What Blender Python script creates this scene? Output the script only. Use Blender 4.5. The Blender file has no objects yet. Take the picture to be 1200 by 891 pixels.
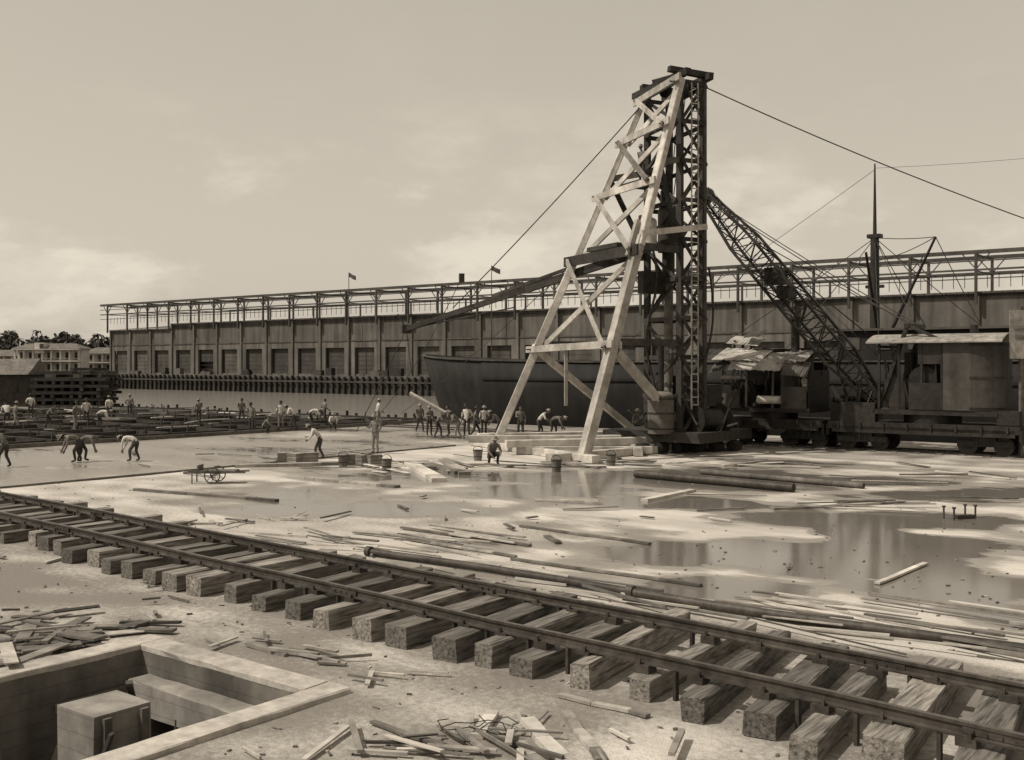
import bpy, math, random
from mathutils import Vector, Matrix, noise
random.seed(7)
R=random.random
def ru(a,b): return a+(b-a)*random.random()
F=1250.0; H=4.0
UX,UY=0.792,-0.611
L_=math.hypot(UX,UY); UX/=L_; UY/=L_
VX,VY=-UY,UX
ANG=math.atan2(UY,UX)
def W(u,v,z=0.0): return Vector((u*UX+v*VX,u*UY+v*VY,z))
def UV(p): return (p[0]*UX+p[1]*UY, p[0]*VX+p[1]*VY)
def gp(px,py,z=0.0):
    Y=F*(H-z)/(py-428.0); return Vector(((px-600)/F*Y,Y,z))
def at(px,py,Y): return Vector(((px-600)/F*Y,Y,H-(py-428.0)/F*Y))
scene=bpy.context.scene
# ---------------------------------------------------------------- materials
TINT=(1.0,0.94,0.85)
def S(v,w=0.0): return (v*TINT[0],v*(TINT[1]-w),v*(TINT[2]-w*1.5),1)
def newmat(name):
    m=bpy.data.materials.new(name); m.use_nodes=True
    nt=m.node_tree; b=nt.nodes['Principled BSDF']
    return m,nt,b
def nd(nt,t,**k):
    n=nt.nodes.new(t)
    for a,b in k.items(): setattr(n,a,b)
    return n
def surf(name,c1,c2,scale=(1,1,1),rough=0.8,nscale=3.0,metal=0.0,island=0.0,bump=0.2,detail=5,streak=0.0,bd=0.02,crack=0.0,boards=0.0):
    """two tone weathered surface"""
    m,nt,b=newmat(name); L=nt.links
    tc=nd(nt,'ShaderNodeTexCoord'); mp=nd(nt,'ShaderNodeMapping'); mp.inputs['Scale'].default_value=scale
    L.new(tc.outputs['Object'],mp.inputs[0])
    n=nd(nt,'ShaderNodeTexNoise'); n.inputs['Scale'].default_value=nscale; n.inputs['Detail'].default_value=detail; n.inputs['Roughness'].default_value=0.65
    L.new(mp.outputs[0],n.inputs['Vector'])
    ramp=nd(nt,'ShaderNodeValToRGB'); ramp.color_ramp.elements[0].position=0.3; ramp.color_ramp.elements[1].position=0.7
    ramp.color_ramp.elements[0].color=c1; ramp.color_ramp.elements[1].color=c2
    L.new(n.outputs[0],ramp.inputs[0])
    out=ramp.outputs[0]
    n2=nd(nt,'ShaderNodeTexNoise'); n2.inputs['Scale'].default_value=nscale*0.17; n2.inputs['Detail'].default_value=3
    L.new(mp.outputs[0],n2.inputs['Vector'])
    def scl(src,lo,hi,f0,f1):
        nonlocal out
        mr=nd(nt,'ShaderNodeMapRange'); mr.inputs[1].default_value=f0; mr.inputs[2].default_value=f1; mr.inputs[3].default_value=lo; mr.inputs[4].default_value=hi
        L.new(src,mr.inputs[0])
        mx=nd(nt,'ShaderNodeVectorMath',operation='SCALE'); L.new(out,mx.inputs[0]); L.new(mr.outputs[0],mx.inputs['Scale']); out=mx.outputs[0]
    scl(n2.outputs[0],.72,1.2,.3,.7)
    if island:
        g=nd(nt,'ShaderNodeNewGeometry'); scl(g.outputs['Random Per Island'],1-island,1+island,0,1)
    if streak:
        mp3=nd(nt,'ShaderNodeMapping'); mp3.inputs['Scale'].default_value=(1.1,1.1,0.07); L.new(tc.outputs['Object'],mp3.inputs[0])
        n3=nd(nt,'ShaderNodeTexNoise'); n3.inputs['Scale'].default_value=1.0; n3.inputs['Detail'].default_value=6; L.new(mp3.outputs[0],n3.inputs['Vector'])
        scl(n3.outputs[0],1-streak,1+streak*.4,.35,.65)
    if crack: # dark drying checks along the grain
        mp4=nd(nt,'ShaderNodeMapping'); mp4.inputs['Scale'].default_value=(22,1.3,22); L.new(tc.outputs['Object'],mp4.inputs[0])
        n4=nd(nt,'ShaderNodeTexNoise'); n4.inputs['Scale'].default_value=1.0; n4.inputs['Detail'].default_value=4; L.new(mp4.outputs[0],n4.inputs['Vector'])
        scl(n4.outputs[0],1-crack,1.08,.34,.5)
    if boards: # board-form marks (horizontal lines in z)
        sx=nd(nt,'ShaderNodeSeparateXYZ'); L.new(tc.outputs['Object'],sx.inputs[0])
        f=nd(nt,'ShaderNodeMath',operation='MULTIPLY'); f.inputs[1].default_value=4.6; L.new(sx.outputs[2],f.inputs[0])
        f2=nd(nt,'ShaderNodeMath',operation='FRACT'); L.new(f.outputs[0],f2.inputs[0])
        scl(f2.outputs[0],1-boards,1,.0,.12)
    L.new(out,b.inputs['Base Color'])
    b.inputs['Roughness'].default_value=rough; b.inputs['Metallic'].default_value=metal
    b.inputs['Specular IOR Level'].default_value=0.3
    if bump:
        bp=nd(nt,'ShaderNodeBump'); bp.inputs['Strength'].default_value=bump; bp.inputs['Distance'].default_value=bd
        L.new(n.outputs[0],bp.inputs['Height']); L.new(bp.outputs[0],b.inputs['Normal'])
    return m
M={}
M['tie']=surf('tie_timber',S(.075,.04),S(.25,.03),scale=(5,.5,5),nscale=4,island=.45,bump=.8,crack=.6)
M['pale']=surf('pale_timber',S(.32,.02),S(.58,.01),nscale=2.6,island=.22,bump=.4,streak=.3)
M['board']=surf('scrap_board',S(.13,.03),S(.32,.02),nscale=3,island=.6,bump=.3)
M['boardl']=surf('fresh_board',S(.34,.02),S(.54,.01),nscale=3,island=.3,bump=.3)
M['dark']=surf('tarred_timber',S(.02,.08),S(.055,.06),nscale=3,island=.45,bump=.4)
M['mid']=surf('weathered_timber',S(.07,.05),S(.17,.04),nscale=3,island=.45,bump=.4)
M['iron']=surf('black_iron',S(.014,.08),S(.04,.07),nscale=4,rough=.5,metal=.2,island=.3)
M['rust']=surf('rusty_iron',S(.03,.1),S(.085,.08),nscale=6,rough=.6,metal=.2,island=.2)
M['railtop']=surf('worn_rail_head',S(.07,.06),S(.17,.05),nscale=6,rough=.4,metal=.5)
M['paintm']=surf('painted_plate',S(.04,.06),S(.09,.05),nscale=1.6,rough=.5,streak=.5)
M['tin']=surf('tin_sheet',S(.24,.02),S(.45,.01),nscale=1.7,rough=.55,island=.45,streak=.4)
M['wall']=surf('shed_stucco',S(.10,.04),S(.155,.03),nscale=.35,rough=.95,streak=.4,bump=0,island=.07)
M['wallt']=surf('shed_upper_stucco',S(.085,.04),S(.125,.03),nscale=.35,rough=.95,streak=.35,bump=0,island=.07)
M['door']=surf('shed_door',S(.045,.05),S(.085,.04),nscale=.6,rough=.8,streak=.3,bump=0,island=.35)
M['steel']=surf('frame_steel',S(.035,.05),S(.075,.04),nscale=1,rough=.7,bump=0,island=.25)
M['fender']=surf('fender_timber',S(.02,.05),S(.06,.05),nscale=1,rough=.8,bump=0,island=.45,streak=.3)
M['conc']=surf('cast_concrete',S(.20,.03),S(.38,.02),nscale=2.5,rough=.9,bump=.6,streak=.4,boards=.3)
M['rim']=surf('rim_concrete',S(.26,.03),S(.46,.02),nscale=5,rough=.9,bump=.7)
M['concd']=surf('damp_concrete',S(.10,.04),S(.21,.03),nscale=2,rough=.7,bump=.4,streak=.5,boards=.35)
M['hull']=surf('hull_plate',S(.007,.06),S(.018,.05),nscale=.6,rough=.8,bump=0,streak=.4)
M['whitep']=surf('white_paint',S(.4,0),S(.6,0),nscale=1,rough=.7,bump=0)
M['roof']=surf('dark_roof',S(.05,.05),S(.10,.04),nscale=1,rough=.85,bump=0)
M['leaf']=surf('foliage',S(.035,.02),S(.10,.02),nscale=.3,rough=.9,bump=0,island=.6)
M['land']=surf('shore_land',S(.06,.04),S(.13,.03),nscale=.03,rough=1,bump=0)
M['skin']=surf('skin',S(.10,.12),S(.17,.10),nscale=9,rough=.6,bump=0)
M['hair']=surf('hair',S(.015,.05),S(.03,.05),nscale=20,rough=.7,bump=0)
M['shirt']=surf('white_shirt',S(.45,0),S(.68,0),nscale=8,rough=.9,bump=.6)
M['shirtd']=surf('work_shirt',S(.10,.02),S(.22,.02),nscale=8,rough=.9,bump=.6)
M['pants']=surf('dark_trousers',S(.03,.04),S(.07,.04),nscale=8,rough=.9,bump=.6)
M['pantsl']=surf('khaki_trousers',S(.16,.03),S(.28,.03),nscale=8,rough=.9,bump=.6)
M['hat']=surf('straw_hat',S(.2,.02),S(.36,.02),nscale=20,rough=.9,bump=.3)
M['boot']=surf('boots',S(.02,.05),S(.05,.05),nscale=9,rough=.6,bump=0)
M['rope']=surf('wire_rope',S(.03,.05),S(.06,.05),nscale=5,rough=.8,bump=0)

# ---------------------------------------------------------------- mesh builder
class MB:
    def __init__(s): s.v=[];s.f=[];s.m=[];s.sm=[]
    def add(s,vs,fs,mi=0,smooth=False):
        o=len(s.v); s.v+= [tuple(x) for x in vs]
        for f in fs: s.f.append(tuple(i+o for i in f)); s.m.append(mi); s.sm.append(smooth)
    def box(s,c,d,mi=0,rz=0.0,Rm=None,jit=0):
        x,y,z=d[0]/2,d[1]/2,d[2]/2
        vs=[Vector((a*x,b*y,e*z)) for a in(-1,1) for b in(-1,1) for e in(-1,1)]
        if jit: vs=[p+Vector((ru(-jit,jit),ru(-jit,jit),ru(-jit,jit))) for p in vs]
        if Rm is None: Rm=Matrix.Rotation(rz,3,'Z')
        vs=[Rm@p+Vector(c) for p in vs]
        s.add(vs,[(0,1,3,2),(4,6,7,5),(0,4,5,1),(2,3,7,6),(0,2,6,4),(1,5,7,3)],mi)
    def frame(s,p,q,up):
        p=Vector(p);q=Vector(q);d=(q-p).normalized();up=Vector(up)
        if abs(d.dot(up))>.98: up=Vector((1,0.2,0))
        a=d.cross(up).normalized(); b=a.cross(d).normalized()
        return p,q,a,b
    def beam(s,p,q,w,h,mi=0,up=(0,0,1),jit=0,ch=0.0):
        p,q,a,b=s.frame(p,q,up)
        if ch:
            pr=[(w/2-ch,h/2),(w/2,h/2-ch),(w/2,-h/2+ch),(w/2-ch,-h/2),(-w/2+ch,-h/2),(-w/2,-h/2+ch),(-w/2,h/2-ch),(-w/2+ch,h/2)]
        else: pr=[(w/2,h/2),(w/2,-h/2),(-w/2,-h/2),(-w/2,h/2)]
        n=len(pr); vs=[]
        for e in(p,q):
            for x,y in pr:
                vs.append(e+a*(x+ru(-jit,jit))+b*(y+ru(-jit,jit)))
        fs=[(i,(i+1)%n,n+(i+1)%n,n+i) for i in range(n)]+[tuple(range(n))[::-1],tuple(range(n,2*n))]
        s.add(vs,fs,mi)
    def cyl(s,p,q,r1,r2=None,n=12,mi=0,cap=True,smooth=True):
        r2=r1 if r2 is None else r2
        p,q,a,b=s.frame(p,q,(0,0,1)); vs=[]
        for e,r in((p,r1),(q,r2)):
            for i in range(n):
                t=2*math.pi*i/n; vs.append(e+a*math.cos(t)*r+b*math.sin(t)*r)
        s.add(vs,[(i,(i+1)%n,n+(i+1)%n,n+i) for i in range(n)],mi,smooth)
        if cap: s.add(vs,[tuple(range(n))[::-1],tuple(range(n,2*n))],mi)
    def tube(s,pts,rs,n=8,mi=0):
        for i in range(len(pts)-1): s.cyl(pts[i],pts[i+1],rs[i],rs[i+1],n,mi,cap=True)
    def cable(s,p,q,r=.03,sag=0.0,n=10,mi=0):
        p=Vector(p);q=Vector(q);pts=[p.lerp(q,i/n)-Vector((0,0,sag*4*(i/n)*(1-i/n))) for i in range(n+1)]
        s.tube(pts,[r]*(n+1),5,mi)
    def ball(s,c,r,mi=0,nu=10,nv=7,Rm=None,zmin=-1):
        vs=[];fs=[]; r=Vector(r) if hasattr(r,'__len__') else Vector((r,r,r))
        for j in range(nv+1):
            ph=math.pi*j/nv
            for i in range(nu):
                th=2*math.pi*i/nu
                p=Vector((math.sin(ph)*math.cos(th)*r.x,math.sin(ph)*math.sin(th)*r.y,max(zmin,math.cos(ph))*r.z))
                if Rm: p=Rm@p
                vs.append(p+Vector(c))
        for j in range(nv):
            for i in range(nu): fs.append((j*nu+i,(j+1)*nu+i,(j+1)*nu+(i+1)%nu,j*nu+(i+1)%nu))
        s.add(vs,fs,mi,True)
    def build(s,name,mats,parent=None,grid=False,loc=None,rz=None):
        me=bpy.data.meshes.new(name); me.from_pydata(s.v,[],s.f)
        for k in mats: me.materials.append(M[k] if isinstance(k,str) else k)
        me.polygons.foreach_set('material_index',s.m); me.polygons.foreach_set('use_smooth',s.sm)
        me.update()
        ob=bpy.data.objects.new(name,me); scene.collection.objects.link(ob)
        if grid: ob.rotation_euler[2]=ANG
        if loc is not None: ob.location=loc
        if rz is not None: ob.rotation_euler[2]=rz
        if parent: ob.parent=parent
        return ob
def empty(name,loc=(0,0,0),rz=0):
    e=bpy.data.objects.new(name,None); scene.collection.objects.link(e); e.location=loc; e.rotation_euler[2]=rz; return e

# ---------------------------------------------------------------- ground (wharf deck), in u,v frame
PU0,PU1,PV0,PV1=-13.3,-9.9,4.6,8.7
def axis(stops):
    out=[]
    for a,b,st in stops:
        n=max(1,round((b-a)/st)); out+= [a+(b-a)*i/n for i in range(n)]
    out.append(stops[-1][1]); return out
us=axis([(-200,-75,2.5),(-75,-34.35,.6),(-34.35,-34.25,.1),(-34.25,PU0,.3),(PU0,PU1,.3),(PU1,4,.3),(4,60,2)])
vs_=axis([(-14,PV0,1.5),(PV0,PV1,.3),(PV1,30,.3),(30,57,.5)])
def ss(a,b,x):
    t=min(1,max(0,(x-a)/(b-a))); return t*t*(3-2*t)
def ell(u,v,px,py,rx,ry):
    c=gp(px,py); p=W(u,v); 
    return 1-math.hypot((p.x-c.x)/rx,(p.y-c.y)/ry)
# x,y survey, radii, depth
PUD=[(990,655,3.0,3.6,1.0),(1010,625,1.6,5,1.2),(1130,690,3.6,1.5,1.0),(870,690,2.2,1.3,.8),(780,590,5,2.2,.75),(1000,610,5.5,2.2,.9),(470,598,3.4,2.2,.7),(560,640,2.0,1.4,.6),
     (900,565,8,3.5,.75),(640,575,4.5,3.5,.6),(1150,580,6,2.5,.8),(330,600,3.4,1.8,.6),(760,560,9,5,.65),(800,650,3.2,2.0,.6),(1080,640,2.5,2,.8),(480,560,6,4,.5),(1190,720,1.5,1.2,.7)]
verts=[];cols=[]
for v in vs_:
    for u in us:
        n1=noise.noise(Vector((u*.14,v*.30,0))); n2=noise.noise(Vector((u*.8,v*1.0,5))); n3=noise.noise(Vector((u*.06,v*.12,9)))
        wet=.37+.55*n1+.25*n2
        for p in PUD: 
            e=ell(u,v,*p[:4])+.5*n1+.3*n2
            if e>0: wet=max(wet,.38+1.3*e*p[4])
        if v<14.8: wet=min(wet,.47)-.04
        dirt_shade=.26+.45*n3+.35*n2
        if v<10.6: dirt_shade=.56+.3*ss(-14,-20,u)+.5*n2+.4*n3 - .22*ss(-10,-5,u)
        elif v<15.2: dirt_shade=.72+.4*n2  # track bed dirt, deepened to paint in the shade between sleepers
        if u<-34.3:
            wet=.63+.3*n1; dirt_shade=.5+.2*n1
            if v<16.5: wet=.4+.3*n1; dirt_shade=.7
            if u<-50: wet=.3+.5*n2; dirt_shade=.9
        if v>44 and u>-34.3: dirt_shade=max(dirt_shade,.6+.3*n2)
        fl=(v<30 and not(PU0-.7<u<PU1+.7 and PV0-1<v<PV1+.7) and wet<.5)
        verts.append((u,v,(0.015*n2+.015*n1) if fl else 0)); cols.append((min(1,max(0,wet)),min(1,max(0,dirt_shade)),0,1))
nu=len(us); faces=[]
for j in range(len(vs_)-1):
    for i in range(nu-1):
        cu=(us[i]+us[i+1])/2; cv=(vs_[j]+vs_[j+1])/2
        if PU0<cu<PU1 and PV0<cv<PV1: continue
        a=j*nu+i; faces.append((a,a+1,a+nu+1,a+nu))
me=bpy.data.meshes.new('ground'); me.from_pydata(verts,[],faces)
ca=me.color_attributes.new('site','FLOAT_COLOR','POINT'); ca.data.foreach_set('color',[c for k in cols for c in k])
me.polygons.foreach_set('use_smooth',[True]*len(faces))
g=bpy.data.objects.new('ground',me); scene.collection.objects.link(g); g.rotation_euler[2]=ANG
m,nt,b=newmat('wharf_concrete'); Lk=nt.links
tc=nd(nt,'ShaderNodeTexCoord'); at_=nd(nt,'ShaderNodeAttribute',attribute_name='site'); sp=nd(nt,'ShaderNodeSeparateColor'); Lk.new(at_.outputs['Color'],sp.inputs[0])
def noi(sc,det=6,ro=.6,vec=None):
    n=nd(nt,'ShaderNodeTexNoise'); n.inputs['Scale'].default_value=sc; n.inputs['Detail'].default_value=det; n.inputs['Roughness'].default_value=ro
    Lk.new(vec or tc.outputs['Object'],n.inputs['Vector']); return n.outputs[0]
def mth(op,a,b_,clamp=False):
    n=nd(nt,'ShaderNodeMath',operation=op); n.use_clamp=clamp
    for i,x in enumerate((a,b_)):
        if isinstance(x,(int,float)): n.inputs[i].default_value=x
        else: Lk.new(x,n.inputs[i])
    return n.outputs[0]
def mrr(x,a,b_,c=0,d=1,typ='SMOOTHSTEP'):
    n=nd(nt,'ShaderNodeMapRange',interpolation_type=typ); Lk.new(x,n.inputs[0])
    for i,k in enumerate((a,b_,c,d)): n.inputs[i+1].default_value=k
    return n.outputs[0]
def mixc(f,a,b_):
    n=nd(nt,'ShaderNodeMix',data_type='RGBA'); Lk.new(f,n.inputs[0])
    for i,x in ((6,a),(7,b_)):
        if isinstance(x,tuple): n.inputs[i].default_value=x
        else: Lk.new(x,n.inputs[i])
    return n.outputs[2]
mpg=nd(nt,'ShaderNodeMapping'); mpg.inputs['Scale'].default_value=(.45,1.2,1); Lk.new(tc.outputs['Object'],mpg.inputs[0])
nA=noi(1.5,7,.68,mpg.outputs[0]); nB=noi(9,4,.7); nC=noi(45,2,.6); nD=noi(.5,5,.6,mpg.outputs[0])
wv=mth('ADD',sp.outputs[0],mth('MULTIPLY',mth('SUBTRACT',nA,.5),.7))
wet=mrr(wv,.36,.58); pool=mrr(wv,.66,.78)
dv=mth('ADD',sp.outputs[1],mth('MULTIPLY',mth('SUBTRACT',nB,.5),.9)); dirt_shade=mrr(dv,.22,.9)
dry=mixc(mrr(nD,.35,.65),S(.40,.02),S(.60,.01))
dry=mixc(mrr(nC,.3,.7,0,.35),dry,S(.28,.03))
c=mixc(dirt_shade,dry,S(.17,.05))
c=mixc(mth('MULTIPLY',wet,.75),c,S(.19,.05))
c=mixc(mth('MULTIPLY',pool,.7),c,S(.12,.05))
Lk.new(c,b.inputs['Base Color'])
rg=mth('SUBTRACT',.9,mth('ADD',mth('MULTIPLY',wet,.52),mth('MULTIPLY',pool,.31)))
Lk.new(rg,b.inputs['Roughness']); b.inputs['Specular IOR Level'].default_value=.5
bp=nd(nt,'ShaderNodeBump'); bp.inputs['Distance'].default_value=.035
Lk.new(mth('ADD',mth('MULTIPLY',nB,.7),mth('MULTIPLY',nC,.3)),bp.inputs['Height'])
Lk.new(mrr(wv,.42,.74,.9,.03),bp.inputs['Strength']); Lk.new(bp.outputs[0],b.inputs['Normal'])
me.materials.append(m)

# pit
e=empty('concrete_pit',rz=ANG)
B=MB(); zb=-1.8
B.add([(PU0,PV0,zb),(PU1,PV0,zb),(PU1,PV1,zb),(PU0,PV1,zb)],[(0,1,2,3)],1)
B.box(((PU0-.2),(PV0+PV1)/2,zb/2-.003),(.4,PV1-PV0+.8,-zb),0); B.box(((PU1+.2),(PV0+PV1)/2,zb/2-.003),(.4,PV1-PV0+.8,-zb),0)
B.box(((PU0+PU1)/2,PV1+.2,zb/2-.006),(PU1-PU0,.4,-zb),0); B.box(((PU0+PU1)/2,PV0-.2,zb/2-.006),(PU1-PU0,.4,-zb),0)
B.build('walls',['concd','concd'],e)
B=MB()
def rough_beam(B,p,q,w,h,mi,n=9,jit=.012):
    p=Vector(p);q=Vector(q)
    d=(q-p).normalized(); a=d.cross(Vector((0,0,1))).normalized(); b_=Vector((0,0,1)); c_=.02
    pr=[(w/2-c_,h/2),(w/2,h/2-c_),(w/2,-h/2),(-w/2,-h/2),(-w/2,h/2-c_),(-w/2+c_,h/2)]; k=len(pr); vs=[]
    for i in range(n+1):
        for x,y in pr: vs.append(p.lerp(q,i/n)+a*(x+ru(-jit,jit))+b_*(y+(ru(-jit,jit)*.6 if y>0 else 0)))
    fs=[(i*k+j,i*k+(j+1)%k,(i+1)*k+(j+1)%k,(i+1)*k+j) for i in range(n) for j in range(k)]+[tuple(range(k))[::-1],tuple(range(n*k,n*k+k))]
    B.add(vs,fs,mi)
rough_beam(B,(PU0-.2,PV0-.4,.035),(PU0-.2,PV1+.4,.035),.4,.09,0)
rough_beam(B,(PU1+.2,PV0-.4,.03),(PU1+.2,PV1+.4,.03),.4,.08,0)
rough_beam(B,(PU0+.001,PV1+.2,.032),(PU1-.001,PV1+.2,.032),.4,.085,0)
B.build('rim',['rim'],e)
B=MB()
rough_beam(B,(PU0+.25,PV1-.2,-.5),(PU1,PV1-.2,-.5),.36,.42,0)
B.box((-12.0,7.35,-.98),(.75,.8,1.62),0,jit=.015)
rough_beam(B,(PU0,6.1,-.75),(-12.4,6.1,-.75),.3,.5,0)
rough_beam(B,(-11.3,6.5,-1.3),(PU1,6.5,-1.3),.3,.5,0)
B.build('inner_block',['conc'],e)
B=MB()
for x in(-11.55,-12.45):
    for y in(7.1,7.6): B.box((x,y,-.95),(.05,.1,1.5),0)
for k in range(20):
    a=(ru(PU0+.3,PU1-.3),ru(PV0+.5,7.0),-1.75); B.beam(a,(a[0]+ru(-.6,.6),a[1]+ru(-.6,.6),-1.75+ru(.1,1.4)),.1,.04,0)
B.beam((-12.9,8.4,-.9),(-12.2,7.8,-.05),.08,.05,0); B.beam((PU0+.05,7.4,-.5),(PU0+.05,8.6,-.5),.03,.12,0); B.beam((PU1-.04,7.2,-.35),(PU1-.04,8.6,-.35),.03,.14,0)
for k in range(6): B.cyl((-11.6+k*.27,8.05,-1.6),(-11.6+k*.27+ru(-.05,.05),8.05,-.6+ru(-.1,.2)),.012,n=5)
B.build('loose_timber',['mid'],e)
# wharf face
B=MB()
B.box((-70,57.22,-.6),(260,.4,1.1),0)
for i in range(150): B.cyl((-195+i*1.7,57.6,-4),(-195+i*1.7,57.6,-.1),.17,n=8,mi=1)
B.build('wharf_edge',['concd','fender'],grid=True)
# water
WZ=-1.35
m,nt,b=newmat('harbour_water'); b.inputs['Base Color'].default_value=S(.17,.03); b.inputs['Roughness'].default_value=.2
tc=nd(nt,'ShaderNodeTexCoord'); n=nd(nt,'ShaderNodeTexNoise'); n.inputs['Scale'].default_value=.9; n.inputs['Detail'].default_value=5
bp=nd(nt,'ShaderNodeBump'); bp.inputs['Strength'].default_value=.35; bp.inputs['Distance'].default_value=.1
nt.links.new(tc.outputs['Object'],n.inputs['Vector']); nt.links.new(n.outputs[0],bp.inputs['Height']); nt.links.new(bp.outputs[0],b.inputs['Normal'])
M['water']=m
B=MB(); B.add([(-3000,57.3,WZ),(3000,57.3,WZ),(3000,5000,WZ),(-3000,5000,WZ),(-3000,-3000,WZ),(3000,-3000,WZ),(3000,-14,WZ),(-3000,-14,WZ),(-200,-14,WZ),(-200,57.3,WZ),(60,-14,WZ),(60,57.3,WZ)],[(0,9,11,1,2,3),(4,5,6,10,8,7),(7,8,9,0),(10,6,1,11)]); B.build('water',['water'],grid=True)
B=MB(); 
pl=[(-1500,380),(-300,372),(-100,390),(600,420),(2500,420),(2500,3500),(-2500,3500)]
B.add([(x,y,1.2) for x,y in pl]+[(x,y,-3) for x,y in pl],[tuple(range(7))]+[(i,i+7,(i+1)%7+7,(i+1)%7) for i in range(7)]); B.build('land',['land'])

# ---------------------------------------------------------------- railway track
e=empty('railway_track',rz=ANG)
def nr(u): return 11.0-.075*(u+2.35)
B=MB(); C=MB(); D=MB()
prof=[(-.06,0),(.06,0),(.06,.02),(.012,.035),(.012,.105),(.034,.115),(.034,.15),(-.034,.15),(-.034,.115),(-.012,.105),(-.012,.035),(-.06,.02)]
zr=.35
def rail(MBx,off,u0,u1):
    n=40; pts=[]
    for i in range(n+1):
        u=u0+(u1-u0)*i/n; pts.append((u,nr(u)+off+.02*math.sin(u*.8+off),zr+.008*math.sin(u*.9)))
    vs=[];k=len(prof)
    for p in pts:
        for x,y in prof: vs.append((p[0],p[1]+x,p[2]+y))
    for i in range(n):
        for j in range(k):
            MBx.add([vs[i*k+j],vs[i*k+(j+1)%k],vs[(i+1)*k+(j+1)%k],vs[(i+1)*k+j]],[(0,1,2,3)],1 if j==6 else 0)
rail(B,0,-90,5); rail(B,1.72,-90,5)
for off in(0,1.72): # fish plates
    for uj in(-2.6-off,-12.4+off,-22-off):
        for sg in(-1,1):
            B.box((uj,nr(uj)+off+sg*.03,zr+.07),(.6,.02,.07),0,rz=-.075)
            for k in(-.2,-.07,.07,.2): B.cyl((uj+k,nr(uj)+off,zr+.07),(uj+k,nr(uj)+off+sg*.06,zr+.07),.016,n=6)
u=4.0
while u>-88:
    yaw=ru(-.07,.07)+.075; hh=ru(.25,.33); w=ru(.25,.42); a=ru(-.35,.2)
    v0=nr(u)-.55+a; v1=nr(u)+1.72+.95+a+ru(-.3,.4)
    dl=(v1-v0)/2
    C.beam((u+dl*math.sin(yaw),v0,hh/2),(u-dl*math.sin(yaw),v1,hh/2),w,hh,0,ch=.016,jit=.014)
    for off in(0,1.72):
        vv=nr(u)+off
        D.box((u,vv,(hh+zr)/2),(.2,.2,abs(zr-hh)+.012),0)
        for s_ in(-.085,.085):
            D.box((u+ru(-.05,.05),vv+s_,zr+.02),(.035,.035,.1),0)
        if R()<.5: D.box((u-.24-.1*R(),vv,.175),(.04,.08,.33),0)
    u-=.8*ru(.82,1.18)
B.build('rails',['rust','railtop'],e); C.build('sleepers',['tie'],e); D.build('rail_chairs',['rust'],e)

# crane track (set in deck)
B=MB()
for v in(49.7,51.3): B.box((-20,v,.04),(70,.1,.09),0)
for i in range(45): B.box((-42+i,50.5,.012),(.3,2.6,.05),1,rz=ru(-.03,.03))
B.build('crane_track',['rust','mid'],grid=True)

# ---------------------------------------------------------------- pipes and planks on deck
def lay(name,p,q,r,mat,flat=False):
    a=gp(*p);b_=gp(*q); B=MB()
    if flat:
        n=5; pts=[a.lerp(b_,i/n)+Vector((0.01*math.sin(i*2.1),0.02*math.cos(i*1.7),.035)) for i in range(n+1)]
        for i in range(n): B.beam(pts[i],pts[i+1],r*2.4,max(.03,r*.9),0)
    else:
        n=6; pts=[a.lerp(b_,i/n)+Vector((0.02*math.sin(i*2.1),0.03*math.cos(i*1.7),r)) for i in range(n+1)]; B.tube(pts,[r]*(n+1),9,0)
    return B.build(name,[mat])
B=MB(); pts=[(-16+i*1.6,15.85+.12*math.sin(i*.9),.09) for i in range(14)]; B.tube([Vector(p) for p in pts],[.075]*14,10,0)
for p in pts[::4]: B.cyl((p[0]-.06,p[1],.1),(p[0]+.06,p[1],.1),.11,n=12)
B.build('long_pipe',['rust'],grid=True)
lay('pipe',(745,560),(930,577),.14,'rust'); lay('pipe',(822,556),(1012,573),.1,'mid')
lay('plank',(600,657),(822,688),.045,'mid',True); lay('plank',(610,618),(762,639),.05,'mid',True); lay('plank',(470,620),(622,641),.045,'mid',True)
lay('plank',(158,575),(325,588),.08,'mid',True); lay('plank',(360,562),(466,572),.12,'board',True)
lay('plank',(480,634),(605,654),.04,'board',True)
lay('plank',(755,588),(812,576),.1,'boardl',True); lay('plank',(905,598),(1060,590),.07,'board',True)
lay('plank',(1028,686),(1085,662),.045,'boardl',True); lay('plank',(640,630),(655,638),.06,'mid',True)
lay('plank',(480,545),(515,565),.22,'boardl',True); lay('plank',(500,546),(540,556),.2,'mid',True)
lay('plank',(275,548),(400,545),.2,'board',True); lay('plank',(520,541),(545,557),.18,'board',True)
lay('plank',(558,868),(578,838),.06,'boardl',True); lay('plank',(618,848),(668,905),.07,'boardl',True); lay('plank',(662,838),(706,895),.05,'board',True)
lay('plank',(640,905),(600,868),.05,'board',True); lay('plank',(436,850),(540,885),.03,'mid',True); lay('plank',(655,818),(760,842),.04,'board',True)

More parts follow.
